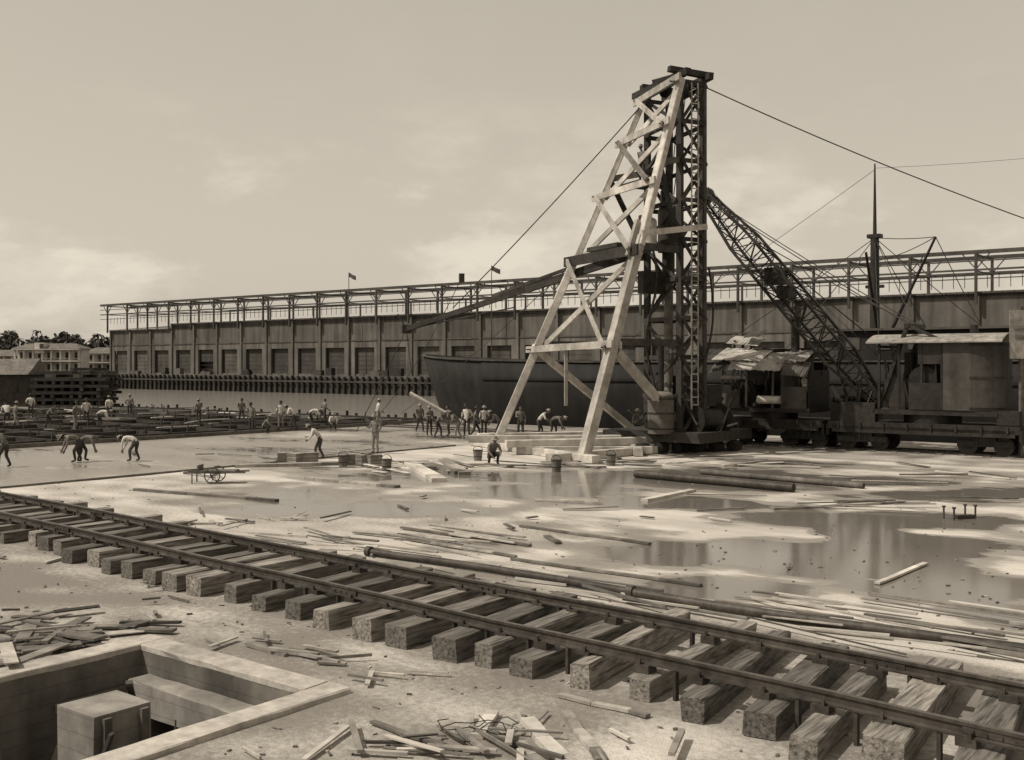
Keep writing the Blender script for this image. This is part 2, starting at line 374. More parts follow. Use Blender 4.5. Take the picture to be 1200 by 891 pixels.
# scrap lumber
def scatter(name,items,mats):
    B=MB()
    for (px,py,cnt,sx,sy,l0,l1,az,daz,w) in items:
        c=gp(px,py)
        for k in range(cnt):
            x=c.x+random.gauss(0,sx); y=c.y+random.gauss(0,sy); L=ru(l0,l1); a=az+random.gauss(0,daz)
            zz=.03+abs(random.gauss(0,.04)); d=Vector((math.cos(a)*L/2,math.sin(a)*L/2,ru(-.03,.04)*L*.5))
            p=Vector((x,y,zz+abs(d.z))); 
            uu,vv=UV(p)
            if PU0-.5<uu<PU1+.5 and vv<PV1+.5+L/2: continue
            tp=nr(uu)
            if tp-.6-L*.3<vv<tp+2.7+.2*L: continue
            B.beam(p-d,p+d,w*ru(.4,1.5),ru(.015,.045),random.randrange(len(mats)),jit=.004)
    return B.build(name,mats)
AU=ANG
scatter('scrap_lumber',[
 (400,636,30,2.6,.8,.8,3.4,AU,.14,.07),(300,612,10,1.2,.8,.5,1.6,AU,.7,.07),(560,680,9,1.4,.5,.8,2.8,AU,.15,.06),
 (870,716,20,1.6,.35,.9,3.2,AU,.13,.07),(1050,745,9,1.6,.35,1,3,AU,.12,.06),(1170,775,5,.8,.3,.9,2.2,AU,.15,.06),
 (320,775,26,.75,.5,.3,1.1,AU+.3,.5,.06),(400,798,6,.4,.25,.3,.7,AU,.7,.05),(250,755,8,.6,.4,.4,1.2,AU,.8,.06),
 (620,880,8,.7,.35,.3,1.2,AU-.4,.7,.05),(470,885,9,.5,.3,.3,1.,AU+.6,.7,.05),
 (690,860,4,.5,.4,.3,.9,AU,1,.05),(520,880,5,.9,.3,.5,1.1,AU,.7,.06)],['board','mid','board','boardl'])
scatter('scrap_lumber',[(58,748,40,.6,.5,.4,1.4,AU+.8,.8,.15),(90,768,10,.45,.3,.4,1,.6,.8,.14),(20,780,14,.5,.3,.5,1.3,.2,.7,.16)],['mid','dark','mid','board'])
scatter('scrap_lumber',[
 (470,550,12,1.8,1.2,.8,3,AU,.6,.16),(620,545,9,3,1.5,1,3.5,AU,.5,.18),(760,545,12,4,1.5,1,4,AU+.6,.5,.18),(950,592,13,3,.9,.8,2.6,AU+.5,.3,.12),
 (880,545,6,4,1.5,1,4,AU,.5,.16),(1080,560,6,4,1.5,1.5,4,AU,.4,.12),(400,535,8,2,1.5,.8,3,AU,.8,.16),(700,600,4,4,2,.3,1.2,AU,1.2,.07),
 (560,600,4,4,3,.3,1,AU,1.2,.07),(700,660,4,3,2,.2,.8,AU,1.2,.05),
 (240,545,10,4,2.5,.5,2.5,AU,.5,.12),(150,640,9,4,1.5,.3,1.0,AU,.8,.07),(200,700,14,2.5,1.5,.15,.7,AU,1,.05)],['board','mid','mid','boardl'])
B=MB()
for k in range(620):
    px=ru(-50,1250); py=random.choice([ru(640,890),ru(640,890),ru(560,700)]); p=gp(px,py); uu,vv=UV(p)
    if PU0-.5<uu<PU1+.5 and vv<PV1+.4: continue
    s_=ru(.01,.035); a=ru(0,3.14); B.box(p+Vector((0,0,.01)),(s_*ru(1,3.5),s_,ru(.01,.025)),random.randrange(2),rz=a,jit=.004)
B.build('wood_chips',['board','mid'])
e=empty('iron_pegs')
B=MB()
for px,py in((1106,608),(1118,610),(1131,606),(1143,607)):
    p=gp(px,py); B.cyl(p,p+Vector((0,0,.3)),.025,n=8); B.cyl(p+Vector((0,0,.3)),p+Vector((0,0,.34)),.05,n=8)
p=gp(1130,608); B.box(p+Vector((0,0,.05)),(.5,.2,.1),0,rz=.2); B.build('pegs',['rust'],e)
B=MB()
for k in range(4):
    c=gp(560,858)+Vector((ru(-.3,.3),ru(-.2,.2),.05)); r=ru(.15,.35); pts=[c+Vector((math.cos(t*.6+k)*r*ru(.8,1.2),math.sin(t*.6+k)*r*ru(.7,1.1),ru(0,.08))) for t in range(9)]
    B.tube(pts,[.006]*9,5,0)
B.build('wire_tangle',['iron'])

# ---------------------------------------------------------------- pier shed (grid frame)
e=empty('pier_warehouse',rz=ANG)
VF=140.6; U0=-227.2; BAY=8.0; NB=30
B=MB(); C=MB()
ztop=13.0
for i in range(NB):
    a=U0+i*BAY
    zt=12.0 if i<3 else ztop
    B.box((a+.7,VF+.25,(2+8.6)/2),(1.4,.5,6.6),0)
    B.box((a+BAY-.7,VF+.25,(2+8.6)/2),(1.396,.5,6.6),0)
    B.box((a+BAY/2,VF+.28,(7.3+8.6)/2),(5.2,.5,1.3),0)
    B.box((a+BAY/2,VF+.3,(8.6+zt)/2),(BAY-.003,.5,zt-8.6),1)
    B.box((a+BAY/2,VF+.45,2.15),(5.2,.5,.3),0)
    op=R()
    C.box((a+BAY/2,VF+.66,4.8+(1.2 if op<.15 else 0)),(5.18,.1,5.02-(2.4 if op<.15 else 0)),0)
    if op<.15: C.box((a+BAY/2,VF+1.6,4.8),(5.18,.1,5.02),2)  # black sheet behind a half-raised door, colour standing in for the shaded inside
    for k in range(1,6): C.box((a+BAY/2,VF+.59,2.3+k*.85),(5.16,.05,.05),1)
    B.box((a,VF-.1,(2+zt)/2),(.5,.3,zt-2),0)
    B.box((a+BAY/2,VF-.03,8.6),(BAY-.52,.16,.2),2)
    B.box((a+BAY/2,VF-.12,zt+.03),(BAY-.004,.7,.25),2)
B.box((U0+.2,VF+21,7),(.4,39,10),0); B.box((U0+NB*BAY-.2,VF+21,7),(.4,39,10),0)
B.box((U0+NB*BAY/2,VF+41,7),(NB*BAY,.4,10),0)
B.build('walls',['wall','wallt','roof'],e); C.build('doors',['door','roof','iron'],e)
B=MB()
x0,x1=U0-.5,U0+NB*BAY+.5
B.add([(x0,VF-.3,12.2),(x1,VF-.3,12.75),(x1,VF+20,14.2),(x0,VF+20,14.0),(x0,VF+41.5,12.2),(x1,VF+41.5,12.75)],[(0,1,2,3),(3,2,5,4)],0)
B.build('roof',['roof'],e)
B=MB()
for row,vo in ((0,-.9),(1,7.0)):
    for z,h in ((18.0,.5),(16.9,.14),(15.8,.24),(14.7,.12)):
        if row and z in(16.9,14.7): continue
        B.box((U0+NB*BAY/2-1,VF+vo,z),(NB*BAY+4,.2,h),0)
    for i in range(NB+1):
        a=U0+i*BAY
        B.box((a,VF+vo-.01,(11.5+18)/2),(.32,.3,6.5),0)
        for sg in(-1,1):
            B.beam((a,VF+vo+.02,15.9),(a+sg*1.7,VF+vo+.02,17.9),.12,.12,0)
        if row==0: 
            B.beam((a,VF-.9,17.7),(a,VF+7,17.7),.14,.24,0); B.beam((a,VF-.9,15.7),(a,VF+7,15.7),.1,.14,0)
            for k in(1.33,2.67,4,5.33,6.67): B.box((a+k,VF-.88,14.3),(.08,.06,1.5),0)
for z,h in((18.2,.3),): B.box((U0+NB*BAY/2,VF+34,z),(NB*BAY,.25,h),0)
for i in range(0,NB+1,2): B.box((U0+i*BAY,VF+34.02,15.5),(.3,.3,5.5),0)
B.build('steel_gallery',['steel'],e)
B=MB()
B.box((U0+NB*BAY/2,VF-1.6,1.75),(NB*BAY+14,3.9,.5),0)
for i in range(int((NB*BAY+14)/1.6)):
    B.cyl((U0-7+i*1.6,VF-3.8,-4),(U0-7+i*1.6,VF-3.8,1.9+ru(-.1,.15)),.26,n=8,mi=1)
B.box((U0+NB*BAY/2,VF-3.45,-1.1),(NB*BAY+13,.2,5.0),1); B.box((U0+NB*BAY/2,VF-4.1,.9),(NB*BAY+13,.2,.3),1)
B.box((U0+NB*BAY/2,VF+20,-.2),(NB*BAY+13,43,3.4),0)
# cargo on the apron
for k in range(26):
    uu=U0+ru(10,215); hgt=ru(.6,1.6); B.box((uu,VF-1.8,2+hgt/2),(ru(.8,3),1,hgt),random.randrange(2),rz=ru(-.1,.1))
B.build('quay',['wallt','fender'],e)
for px,ty in((585,312),(418,320)):
    t=(px-600)/F; s_=(t*250+94)/(.792+.611*t); uu=U0+s_
    B=MB(); Yd=(uu*UY+VF*VY); zt=4+(428-ty)/F*Yd
    B.cyl((uu,VF-2,2),(uu,VF-2,zt),.13,.06,n=8)
    fl=[]
    for i in range(6):
        for j in range(2): fl.append((uu+i*.35,VF-2+.15*math.sin(i*1.5),zt-.1-j*.8-.14*i))
    B.add(fl,[(i*2,i*2+2,i*2+3,i*2+1) for i in range(5)],1,True)
    B.build('flagpole',['steel','paintm'],grid=True)

# ---------------------------------------------------------------- steamship in slip
e=empty('steamship',rz=ANG)
B=MB()
st=[(-66.5,.12,4.9),(-65.5,1.3,4.8),(-63,2.9,4.65),(-60,4.3,4.5),(-55,5.6,4.35),(-45,6,4.2),(-20,6,4.2),(5,6,4.3),(12,5,4.5),(16,2.2,4.8),(17.5,.2,5)]
vc=73; vs=[]
for (u,w,zt) in st:
    rk=max(0,(-58-u)/8.5)
    low=.55 if rk>0 else .97
    ring=[(u+3.4*rk,vc-w*.5,-3.5),(u+2.2*rk,vc-w*(low+.1 if rk else .97),-.6),(u+1.0*rk,vc-w*(.85 if rk else 1),2.2),(u,vc-w,zt)]
    vs+=ring+[(x,2*vc-y,z) for x,y,z in ring[::-1]]
fs=[]
for i in range(len(st)-1):
    for j in range(7): fs.append((i*8+j,i*8+j+1,(i+1)*8+j+1,(i+1)*8+j))
B.add(vs,fs,0,True)
for i in range(len(st)-1):
    for sg in(-1,1): B.beam((st[i][0],vc+sg*st[i][1],st[i][2]+.04),(st[i+1][0],vc+sg*st[i+1][1],st[i+1][2]+.04),.2,.1,1)
for i in range(4,8):
    B.beam((st[i][0],vc-st[i][1]-.05,2.9),(st[i+1][0],vc-st[i+1][1]-.05,2.9),.12,.18,0)
B.build('hull',['hull','paintm'],e)
B=MB()
B.box((-20,vc,5.0),(12,8,2.4),0); B.box((-20,vc,6.3),(12.6,8.6,.15),1); B.box((-2,vc,5.4),(9,7,2.6),0)
for i in range(6): B.box((-25+i*2,vc-4.02,5.4),(.9,.06,.8),1)
B.build('deckhouse',['hull','roof'],e)
B=MB()
mu=-24.6; mv=vc-1
B.cyl((mu,mv,3),(mu,mv,12.8),.36,.28,n=10); B.cyl((mu,mv,12.2),(mu,mv,17.6),.14,.05,n=8)
B.box((mu,mv,12.7),(.9,.6,.25),0); B.box((mu,mv,9.3),(1.2,.3,.2),0)
B.cyl((mu+.5,mv-.3,4.8),(mu+4.4,mv-1.5,12.2),.13,.08,n=8)
B.cyl((mu+.5,mv-.3,4.8),(mu+1.5,mv-6,11),.11,.08,n=8)
for q in((mu-13,mv,4.5),(mu+9,mv,4.6),(mu+4.4,mv-1.5,12.2),(mu-5,mv-4.5,4.4),(mu+5,mv-4.5,4.4),(mu+3.2,mv+5,4.4),(mu+2,mv-5,4.4)):
    B.cable((mu,mv,12.6),q,.028,.1)
B.cable((mu,mv,17.2),(mu-22,mv,4.5),.018,.2); B.cable((mu,mv,17.3),(mu+30,mv,17.5),.012,.6)
B.cable((mu+4.4,mv-1.5,12.2),(mu+8,mv-2,5),.03,.1); B.cable((mu,mv,11),(mu+4.4,mv-1.5,12.2),.03,.2)
B.build('mast_rigging',['iron'],e)

# ---------------------------------------------------------------- pile driver tower
e=empty('pile_driver')
TZ=17.1
A0=Vector((-.87,51.8,.0)); B0=Vector((2.92,44.2,.0)); L1=Vector((6.55,51.6,0)); L2=Vector((7.6,48.3,0))
A1=Vector((L1.x-.05,L1.y,TZ)); B1=Vector((L2.x,L2.y-.25,TZ-.2))
L3=L2+Vector((1.16,.62,0)); L4=L1+Vector((1.16,.62,0))
def al(z): return A0.lerp(A1,(z-A0.z)/(A1.z-A0.z))
def bl(z): return B0.lerp(B1,(z-B0.z)/(B1.z-B0.z))
B=MB()
B.beam(A0,al(9.2),.38,.38,0,jit=.015,ch=.03); B.beam(al(9.0)+Vector((.06,-.12,0)),A1,.31,.31,0,jit=.015,ch=.03)
B.beam(B0,bl(9.6),.42,.42,0,jit=.015,ch=.03); B.beam(bl(9.2)+Vector((.07,-.08,0)),B1,.34,.34,0,jit=.015,ch=.03)
B.beam(bl(8.7)+Vector((-.3,-.1,0)),bl(10.3)+Vector((-.28,-.1,0)),.16,.28,0)
lv=[4.75,9.0,12.1,14.7,16.7]
off=Vector((-.25,-.2,0))
for i,z in enumerate(lv):
    d=(bl(z)-al(z)).normalized()
    B.beam(al(z)-d*.5+off,bl(z)+d*.5+off+Vector((0,0,ru(-.1,.15))),.1,.3 if i!=1 else .46,0 if i!=1 else 1,jit=.01)
    if i==0: B.beam(al(z)-d*.45-off+Vector((0,0,.1)),bl(z)+d*.3-off+Vector((0,0,.1)),.12,.3,0)
for i in range(len(lv)-1):
    z0,z1=lv[i],lv[i+1]
    B.beam(al(z0)-off*.8,bl(z1)-off*.8,.1,.25,0,jit=.01); B.beam(bl(z0)+off*1.5,al(z1)+off*1.5,.1,.25,0 if i!=2 else 2,jit=.01)
B.beam(al(4.9)+off,Vector((6.6,54,.35)),.3,.3,0,jit=.01); B.beam(bl(4.6)-off,Vector((8.7,50.6,.3)),.34,.34,0,jit=.01,ch=.03)
m_=al(4.75).lerp(bl(4.75),.42); B.beam(m_+Vector((0,-.4,.2)),m_+Vector((0,-.4,-2.6)),.14,.14,0)
for p,q,wd in((A0+Vector((-1,1.2,.17)),B0+Vector((.5,-1,.17)),.42),(B0+Vector((-1.4,-.3,.17)),Vector((9.6,50.9,.2)),.42),(A0+Vector((-.8,.3,.5)),Vector((7.4,54.6,.5)),.38),
    (B0+Vector((-3.2,3.2,.5)),Vector((8.2,49.4,.55)),.36),(Vector((.2,47.6,.2)),Vector((6.2,47.2,.24)),.3),(Vector((-2,49.2,.6)),Vector((5,49,.62)),.3),(Vector((5.5,46.5,.2)),Vector((5.8,52.5,.25)),.4)):
    B.beam(p,q,wd,.34,0,jit=.012,ch=.03)
B.beam(bl(9.7)+Vector((0,-.3,0)),L3+Vector((.1,-.4,10.3)),.1,.26,0)
B.beam(al(13),L1+Vector((0,0,13.3)),.14,.28,2); B.beam(bl(13),L2+Vector((0,0,13.3)),.14,.28,2)
B.beam(al(9.2),L1+Vector((0,0,9.2)),.16,.3,1); B.beam(bl(9.2),L2+Vector((0,0,9.2)),.16,.3,1)
B.beam(al(5),L1+Vector((0,0,5)),.16,.3,1); B.beam(bl(5),L2+Vector((0,0,5)),.16,.3,1)
B.beam(al(13),L1+Vector((0,0,9.2)),.12,.25,1); B.beam(bl(13),L2+Vector((0,0,9.2)),.12,.25,1)
B.build('raking_frame',['pale','dark','mid'],e)
B=MB()
for z in lv:
    for fn in(al,bl):
        p=fn(z); 
        for k in(-.08,.08): B.cyl(p+off*1.1+Vector((k,0,0)),p+off*1.6+Vector((k,0,0)),.035,n=6)
B.build('bolts',['iron'],e)
B=MB()
cor=[L1,L2,L3,L4]
for c in cor: 
    B.beam(c+Vector((0,0,.5)),c+Vector((0,0,TZ-.1)),.26,.26,0,up=(UX,UY,0),jit=.01)
zs=[.8+i*1.78 for i in range(10)]
for i,z in enumerate(zs):
    for k in range(4):
        a=cor[k];b_=cor[(k+1)%4]; o=(a+b_)/2-(L1+L3)/2; o=o.normalized()*.18
        B.beam(a+o+Vector((0,0,z)),b_+o+Vector((0,0,z)),.07,.2,0,jit=.01)
        if i<9:
            if (i+k)%2 or k==1: B.beam(a+o*.7+Vector((0,0,z)),b_+o*.7+Vector((0,0,z+1.78)),.05,.15,0,jit=.01)
            if not (i+k)%2 or k==1: B.beam(b_+o*1.3+Vector((0,0,z)),a+o*1.3+Vector((0,0,z+1.78)),.05,.15,0,jit=.01)
ce=(L1+L3)/2
for s_ in(-.35,.35): B.beam(ce+Vector((s_*.9,s_*.45,1)),ce+Vector((s_*.9,s_*.45,TZ-.2)),.14,.24,0)
B.beam(L1+Vector((-.6,.5,TZ)),L2+Vector((.3,-.6,TZ+.05)),.28,.3,0,jit=.03); B.beam(L4+Vector((-.2,.5,TZ)),L3+Vector((.3,-.4,TZ+.05)),.28,.3,0,jit=.03)
B.beam(L2+Vector((-.5,-.1,TZ+.32)),L3+Vector((.2,.1,TZ+.18)),.3,.26,0,jit=.04); B.beam(L1+Vector((-.3,0,TZ+.3)),L4+Vector((.3,0,TZ+.24)),.28,.26,0,jit=.04)
B.beam(ce+Vector((-.9,.6,TZ+.4)),ce+Vector((.3,-.9,TZ+.36)),.22,.18,0,jit=.03)
B.build('lead_tower',['dark'],e)
B=MB()
for s_ in(-.5,.4): B.cyl(ce+Vector((s_,-.1,TZ-.1)),ce+Vector((s_+.12,-.04,TZ-.1)),.42,n=16)
hc=ce+Vector((-.3,-.1,0))
B.cyl(hc+Vector((0,0,9.3)),hc+Vector((0,0,11.2)),.5,n=14,mi=1); B.ball(hc+Vector((0,0,11.2)),(.5,.5,.4),1); B.cyl(hc+Vector((0,0,8)),hc+Vector((0,0,9.3)),.3,n=12)
B.box(hc+Vector((0,0,8)),(1.1,.8,.3),0); B.box(hc+Vector((-.1,0,11.9)),(.5,.5,.6),0)
B.cyl(hc+Vector((0,0,1)),hc+Vector((0,0,7.9)),.2,n=12,mi=2)
for s_ in(-.25,.2,.5): B.cable(ce+Vector((s_,-.2,TZ-.3)),hc+Vector((s_*.5,0,12)),.025)
B.box(ce+Vector((-1.4,-.5,12.4)),(1.8,1.6,.16),3,rz=.45); B.box(ce+Vector((-2.4,-.8,9.4)),(2.6,2.6,.2),3,rz=-1.1)
B.box(ce+Vector((-1.2,-1.0,7.8)),(1.2,.5,1.0),0,rz=.4); B.cyl(ce+Vector((-1.5,-1.0,10.2)),ce+Vector((-1.5,-1.0,10.9)),.32,n=12,mi=1)
B.cyl(ce+Vector((-1.35,-1.2,9.5)),ce+Vector((-1.35,-1.2,10.6)),.36,n=14,mi=4); B.ball(ce+Vector((-1.35,-1.2,10.6)),(.36,.36,.22),4)
pts=[ce+Vector((-1.3+.25*math.sin(i*.8),-1.7,9.5-i*.75)) for i in range(12)]; B.tube(pts,[.06]*12,6,0)
pts=[ce+Vector((1.4+.2*math.sin(i*.5),-1.2,8.5-i*.7+ .02*i*i)) for i in range(10)]; B.tube(pts,[.05]*10,6,0)
B.build('steam_hammer',['iron','paintm','mid','dark','tin'],e)
B=MB(); lp=L2.lerp(L3,.5)+Vector((.1,-.3,0)); dx=Vector((.16,.085,0))
for s_ in(-1,1): B.beam(lp+dx*s_+Vector((0,0,2)),lp+dx*s_+Vector((0,0,TZ-.3)),.04,.06,0)
for i in range(42): B.beam(lp-dx+Vector((0,0,2.2+i*.35)),lp+dx+Vector((0,0,2.2+i*.35)),.03,.045,0)
B.build('ladder',['board'],e)
B=MB()
B.box(ce+Vector((.2,.3,.75)),(5.2,5.0,.45),3,rz=ANG); 
for k in range(6): B.cyl(ce+Vector((-2+k*.9,-2.6+.35*k,.25)),ce+Vector((-1.6+k*.9,-2.1+.35*k,.25)),.25,n=12,mi=0)
bc=ce+Vector((-.9,-1.9,0))
B.cyl(bc+Vector((0,0,.9)),bc+Vector((0,0,2.6)),.6,n=20,mi=4); B.ball(bc+Vector((0,0,2.6)),(.6,.6,.22),4); B.cyl(bc+Vector((0,0,2.7)),bc+Vector((0,0,5)),.13,n=10,mi=0)
for z in(1.1,1.8,2.45): B.cyl(bc+Vector((0,0,z)),bc+Vector((0,0,z+.06)),.625,n=20,mi=0)
B.cyl(ce+Vector((.6,-1.6,1.5)),ce+Vector((1.9,-.9,1.5)),.5,n=16,mi=0); B.cyl(ce+Vector((.5,-1.7,1.5)),ce+Vector((.6,-1.6,1.5)),.75,n=18,mi=0); B.cyl(ce+Vector((1.9,-.9,1.5)),ce+Vector((2.0,-.8,1.5)),.75,n=18,mi=0)
B.box(ce+Vector((1.4,-.6,2.6)),(1.2,.8,1.0),0,rz=.4); B.box(ce+Vector((.2,.8,2.2)),(2.4,1.6,2.6),3,rz=ANG)
for k in range(22): 
    a=ce+Vector((ru(-2.2,2.2),ru(-2,.8),ru(.9,1.5))); B.beam(a,a+Vector((ru(-1,1),ru(-.5,.5),ru(-.1,2.0))),.08,.08,random.choice([0,0,2,3]))
B.build('hoist_engine',['iron','paintm','mid','dark','mid'],e)
def truss(B,p,q,w0,w1,n,ch,lc,mi=0,up=(0,0,1)):
    p=Vector(p);q=Vector(q);d=(q-p).normalized(); a=d.cross(Vector(up)).normalized(); b_=a.cross(d).normalized()
    def W_(t):
        k=min(1,t*5)*min(1,(1-t)*4); return (w0+(w1-w0)*k)
    P=[[p.lerp(q,i/n)+a*sx*W_(i/n)/2+b_*sy*W_(i/n)/2 for sx,sy in((-1,-1),(1,-1),(1,1),(-1,1))] for i in range(n+1)]
    for i in range(n):
        for k in range(4):
            B.beam(P[i][k],P[i+1][k],ch,ch,mi); k2=(k+1)%4
            if (i+k)%2: B.beam(P[i][k],P[i+1][k2],lc,lc,mi)
            else: B.beam(P[i][k2],P[i+1][k],lc,lc,mi)
            B.beam(P[i][k],P[i][k2],lc,lc,mi)
b0=at(745,297,50.5); b1=at(476,386,56)
B=MB()
B.beam(b0,b0.lerp(b1,.45),.32,.36,0,jit=.03); B.beam(b0.lerp(b1,.2)+Vector((0,.3,.05)),b1,.26,.28,0,jit=.03)
B.beam(b0.lerp(b1,.25)+Vector((0,0,.35)),b0.lerp(b1,.6)+Vector((0,.2,.25)),.12,.16,0)
B.cable(b1,b0.lerp(b1,.5)+Vector((0,0,-.7)),.035); B.box(b1,(.5,.3,.45),0,rz=.4)
B.build('side_boom',['dark'],e)
B=MB()
top=Vector((6.6,51.2,TZ-.2))
B.cable(top,b0.lerp(b1,.78)+Vector((0,0,.3)),.03,.15); bt=at(541,326,53.5); B.box(bt,(.25,.2,.45),0,rz=.3)
g1=gp(418,505); B.cable(b1,g1,.025,.1); B.cable(b1,b1+Vector((.3,0,-2.4)),.025,0); B.cable(b1,at(466,368,56),.035)
B.cable(bt,gp(430,500),.02,.8)
B.cable(Vector((8.8,49.3,TZ-.2)),Vector((40,55,7.3)),.03,.7,n=16)
B.cable(Vector((8.8,49.3,TZ-.4)),Vector((8.8,49.3,10)),.02); B.cable(at(835,238,56),at(1015,390,52),.03,.1); B.cable(at(830,236,56),at(990,440,51),.025,.1)
B.cable(al(9),gp(470,485),.02,.3)
B.build('guy_wires',['rope'],e)
B=MB(); B.cyl((40,55,0),(40,55,7.6),.2,.14,n=10); B.beam((38.5,55,0),(40,55,5),.12,.12); B.build('guy_mast',['mid'])
B=MB(); B.cyl(gp(480,505)+Vector((0,0,2.3)),gp(560,505)+Vector((0,0,0)),.12,.1,n=8); B.build('timber_pole',['boardl'])

# ---------------------------------------------------------------- cranes (grid frame local)
def wheelset(B,x,v,z=.45,r=.42,mi=0):
    for sg in(-.8,.8):
        B.cyl((x,v+sg-.06,z),(x,v+sg+.06,z),r,n=20,mi=mi); B.cyl((x,v+sg*1.09-.05,z),(x,v+sg*1.09+.05,z),.16,n=12,mi=mi)
    B.cyl((x,v-.95,z),(x,v+.95,z),.08,n=8,mi=mi)
def car(B,uc,vc,L,wd):
    B.box((uc,vc,1.2),(L,wd,.34),0); 
    for sg in(-1,1):
        B.box((uc,vc+sg*(wd/2-.06),1.02),(L-.4,.12,.3),0)
        for x in(uc-L*.32,uc+L*.32):
            B.box((x,vc+sg*.98,.55),(2.3,.14,.26),0); B.box((x,vc+sg*.98,.8),(.9,.16,.3),0)
            for k in(-.3,0,.3): B.cyl((x+k,vc+sg*1.02,.5),(x+k,vc+sg*1.02,.95),.09,n=8)
    for x in(uc-L*.32-.75,uc-L*.32+.75,uc+L*.32-.75,uc+L*.32+.75): wheelset(B,x,vc)
    for sg in(-1,1): B.box((uc+sg*(L/2+.2),vc,1.0),(.4,.4,.3),0); B.box((uc+sg*(L/2+.03),vc,.95),(.12,wd,.5),0)
    for k in range(8): 
        x=uc-L/2+.5+k*(L-1)/7; B.box((x,vc-wd/2-.03,1.2),(.08,.08,.3),0)
e=empty('locomotive_crane',rz=ANG); uc,vc=-14.2,50.5
B=MB(); car(B,uc-.6,vc,8.4,2.8)
B.cyl((uc-.4,vc,1.37),(uc-.4,vc,1.75),1.25,n=28); B.box((uc-3.4,vc-1.1,1.8),(1.6,.5,.9),0); B.box((uc+3.1,vc-1.0,1.7),(.9,.6,.6),0)
for k in range(14): B.beam((uc-4.5+ru(0,1.6),vc-1.2,1.4),(uc-4.5+ru(0,1.6),vc-1.0+ru(0,.8),ru(1.6,3.0)),.07,.07,0)
B.build('car_body',['iron'],e)
B=MB()
B.box((uc,vc,1.87),(5.4,2.7,.22),1)
n=16; r=1.4
def arc(z0,z1,rr,mi):
    vs=[]
    for z in(z0,z1):
        for i in range(n+1):
            t=-math.pi/2+math.pi*i/n; vs.append((uc+1.55+math.cos(t)*rr,vc+math.sin(t)*rr,z))
    B.add(vs,[(i,i+1,n+1+i+1,n+1+i) for i in range(n)],mi,True)
arc(1.99,5.0,r,0)
for z in(2.05,3.4,4.85): arc(z,z+.09,r*1.02,1)
for t in(-1.5,-.9,-.3,.3):
    for k in range(26): 
        B.ball((uc+1.55+math.cos(t)*r,vc+math.sin(t)*r,2.1+k*.11),.02,1,5,3)
B.box((uc+1.0,vc-1.38,3.5),(1.1,.05,3.0),0); B.box((uc+.95,vc+1.38,3.5),(1.2,.05,3.0),0)
B.box((uc-.3,vc-1.36,2.6),(1.5,.05,1.2),1); B.box((uc-.1,vc-1.34,4.5),(1.1,.05,.9),1)
B.box((uc+.35,vc,3.5),(.06,2.7,3.0),1); B.box((uc-.8,vc+1.36,3.3),(2.6,.05,2.6),1)
for x in(uc-2.4,uc-1.5,uc-.5,uc+.4):
    for sg in(-1,1): B.box((x,vc+sg*1.33,3.5),(.1,.1,3.0),1)
B.box((uc-2.45,vc,4.85),(.1,2.7,.12),1)
B.build('house',['paintm','iron'],e)
B=MB(); n=10; vs=[]
for zz in(5.05,4.99):
    for x in(uc-2.9,uc+2.95):
        for i in range(n+1):
            y=-1.7+3.4*i/n; vs.append((x,vc+y,zz+.38*(1-(y/1.7)**2)))
k=n+1
fs=[(i,i+1,k+i+1,k+i) for i in range(n)]+[(2*k+i,3*k+i,3*k+i+1,2*k+i+1) for i in range(n)]+[(0,k,3*k,2*k),(n,2*k+n,3*k+n,k+n)]+[(i,2*k+i,2*k+i+1,i+1) for i in range(n)]+[(k+i,k+i+1,3*k+i+1,3*k+i) for i in range(n)]
B.add(vs,fs,0); B.build('roof',['board'],e)
B=MB()
B.cyl((uc-1.6,vc-.9,2.7),(uc-1.6,vc+.9,2.7),.45,n=18); 
for y in(-.95,0,.95): B.cyl((uc-1.6,vc+y-.05,2.7),(uc-1.6,vc+y+.05,2.7),.75,n=22)
B.cyl((uc-.5,vc-.8,3.3),(uc-.5,vc+.8,3.3),.3,n=16); B.cyl((uc-.5,vc-1.1,3.3),(uc-.5,vc-1.0,3.3),.65,n=22)
B.cyl((uc+1.4,vc,2),(uc+1.4,vc,4.9),.75,n=18); B.cyl((uc+1.4,vc,4.9),(uc+1.4,vc,5.8),.2,.17,n=12)
B.beam((uc-2.5,vc-1.1,2),(uc-1.2,vc-1.1,5.8),.16,.16); B.beam((uc-2.5,vc+1.1,2),(uc-1.2,vc+1.1,5.8),.16,.16); B.box((uc-1.2,vc,5.8),(.2,2.5,.2),0)
B.beam((uc-1.2,vc-1.1,5.8),(uc+.6,vc-1.1,5.0),.12,.12)
for k in range(26):
    a=(uc+ru(-2.5,.2),vc+ru(-1.2,1.2),2); B.beam(a,(a[0]+ru(-.5,.5),a[1],ru(2.8,4.8)),.08,.08)
B.build('winch_gear',['iron'],e)
foot=Vector((uc-2.9,vc,2.3)); tip=Vector((-26.4,50.9,13.0))
B=MB(); truss(B,foot,tip,.45,1.2,20,.12,.05,0); B.cyl(tip+Vector((0,-.35,0)),tip+Vector((0,.35,0)),.42,n=18)
B.box(foot.lerp(tip,.56)+Vector((0,0,.2)),(.8,1.1,.8),0); B.box(foot.lerp(tip,.50),(.6,1.1,.6),0)
B.build('boom',['iron'],e)
B=MB()
for y in(-.7,.7): 
    B.cable((uc-1.2,vc+y,5.85),tip+Vector((0,y*.5,0)),.025,.15)
B.cable((uc-1.2,vc,5.85),foot.lerp(tip,.7)+Vector((0,0,.7)),.025,.1); B.cable((uc-1.6,vc,3.2),tip+Vector((.2,0,.4)),.02,.2)
B.cable(tip+Vector((-.3,0,0)),Vector((tip.x-.35,tip.y,4.5)),.025,0); B.box((tip.x-.35,tip.y,4.3),(.3,.2,.6),0)
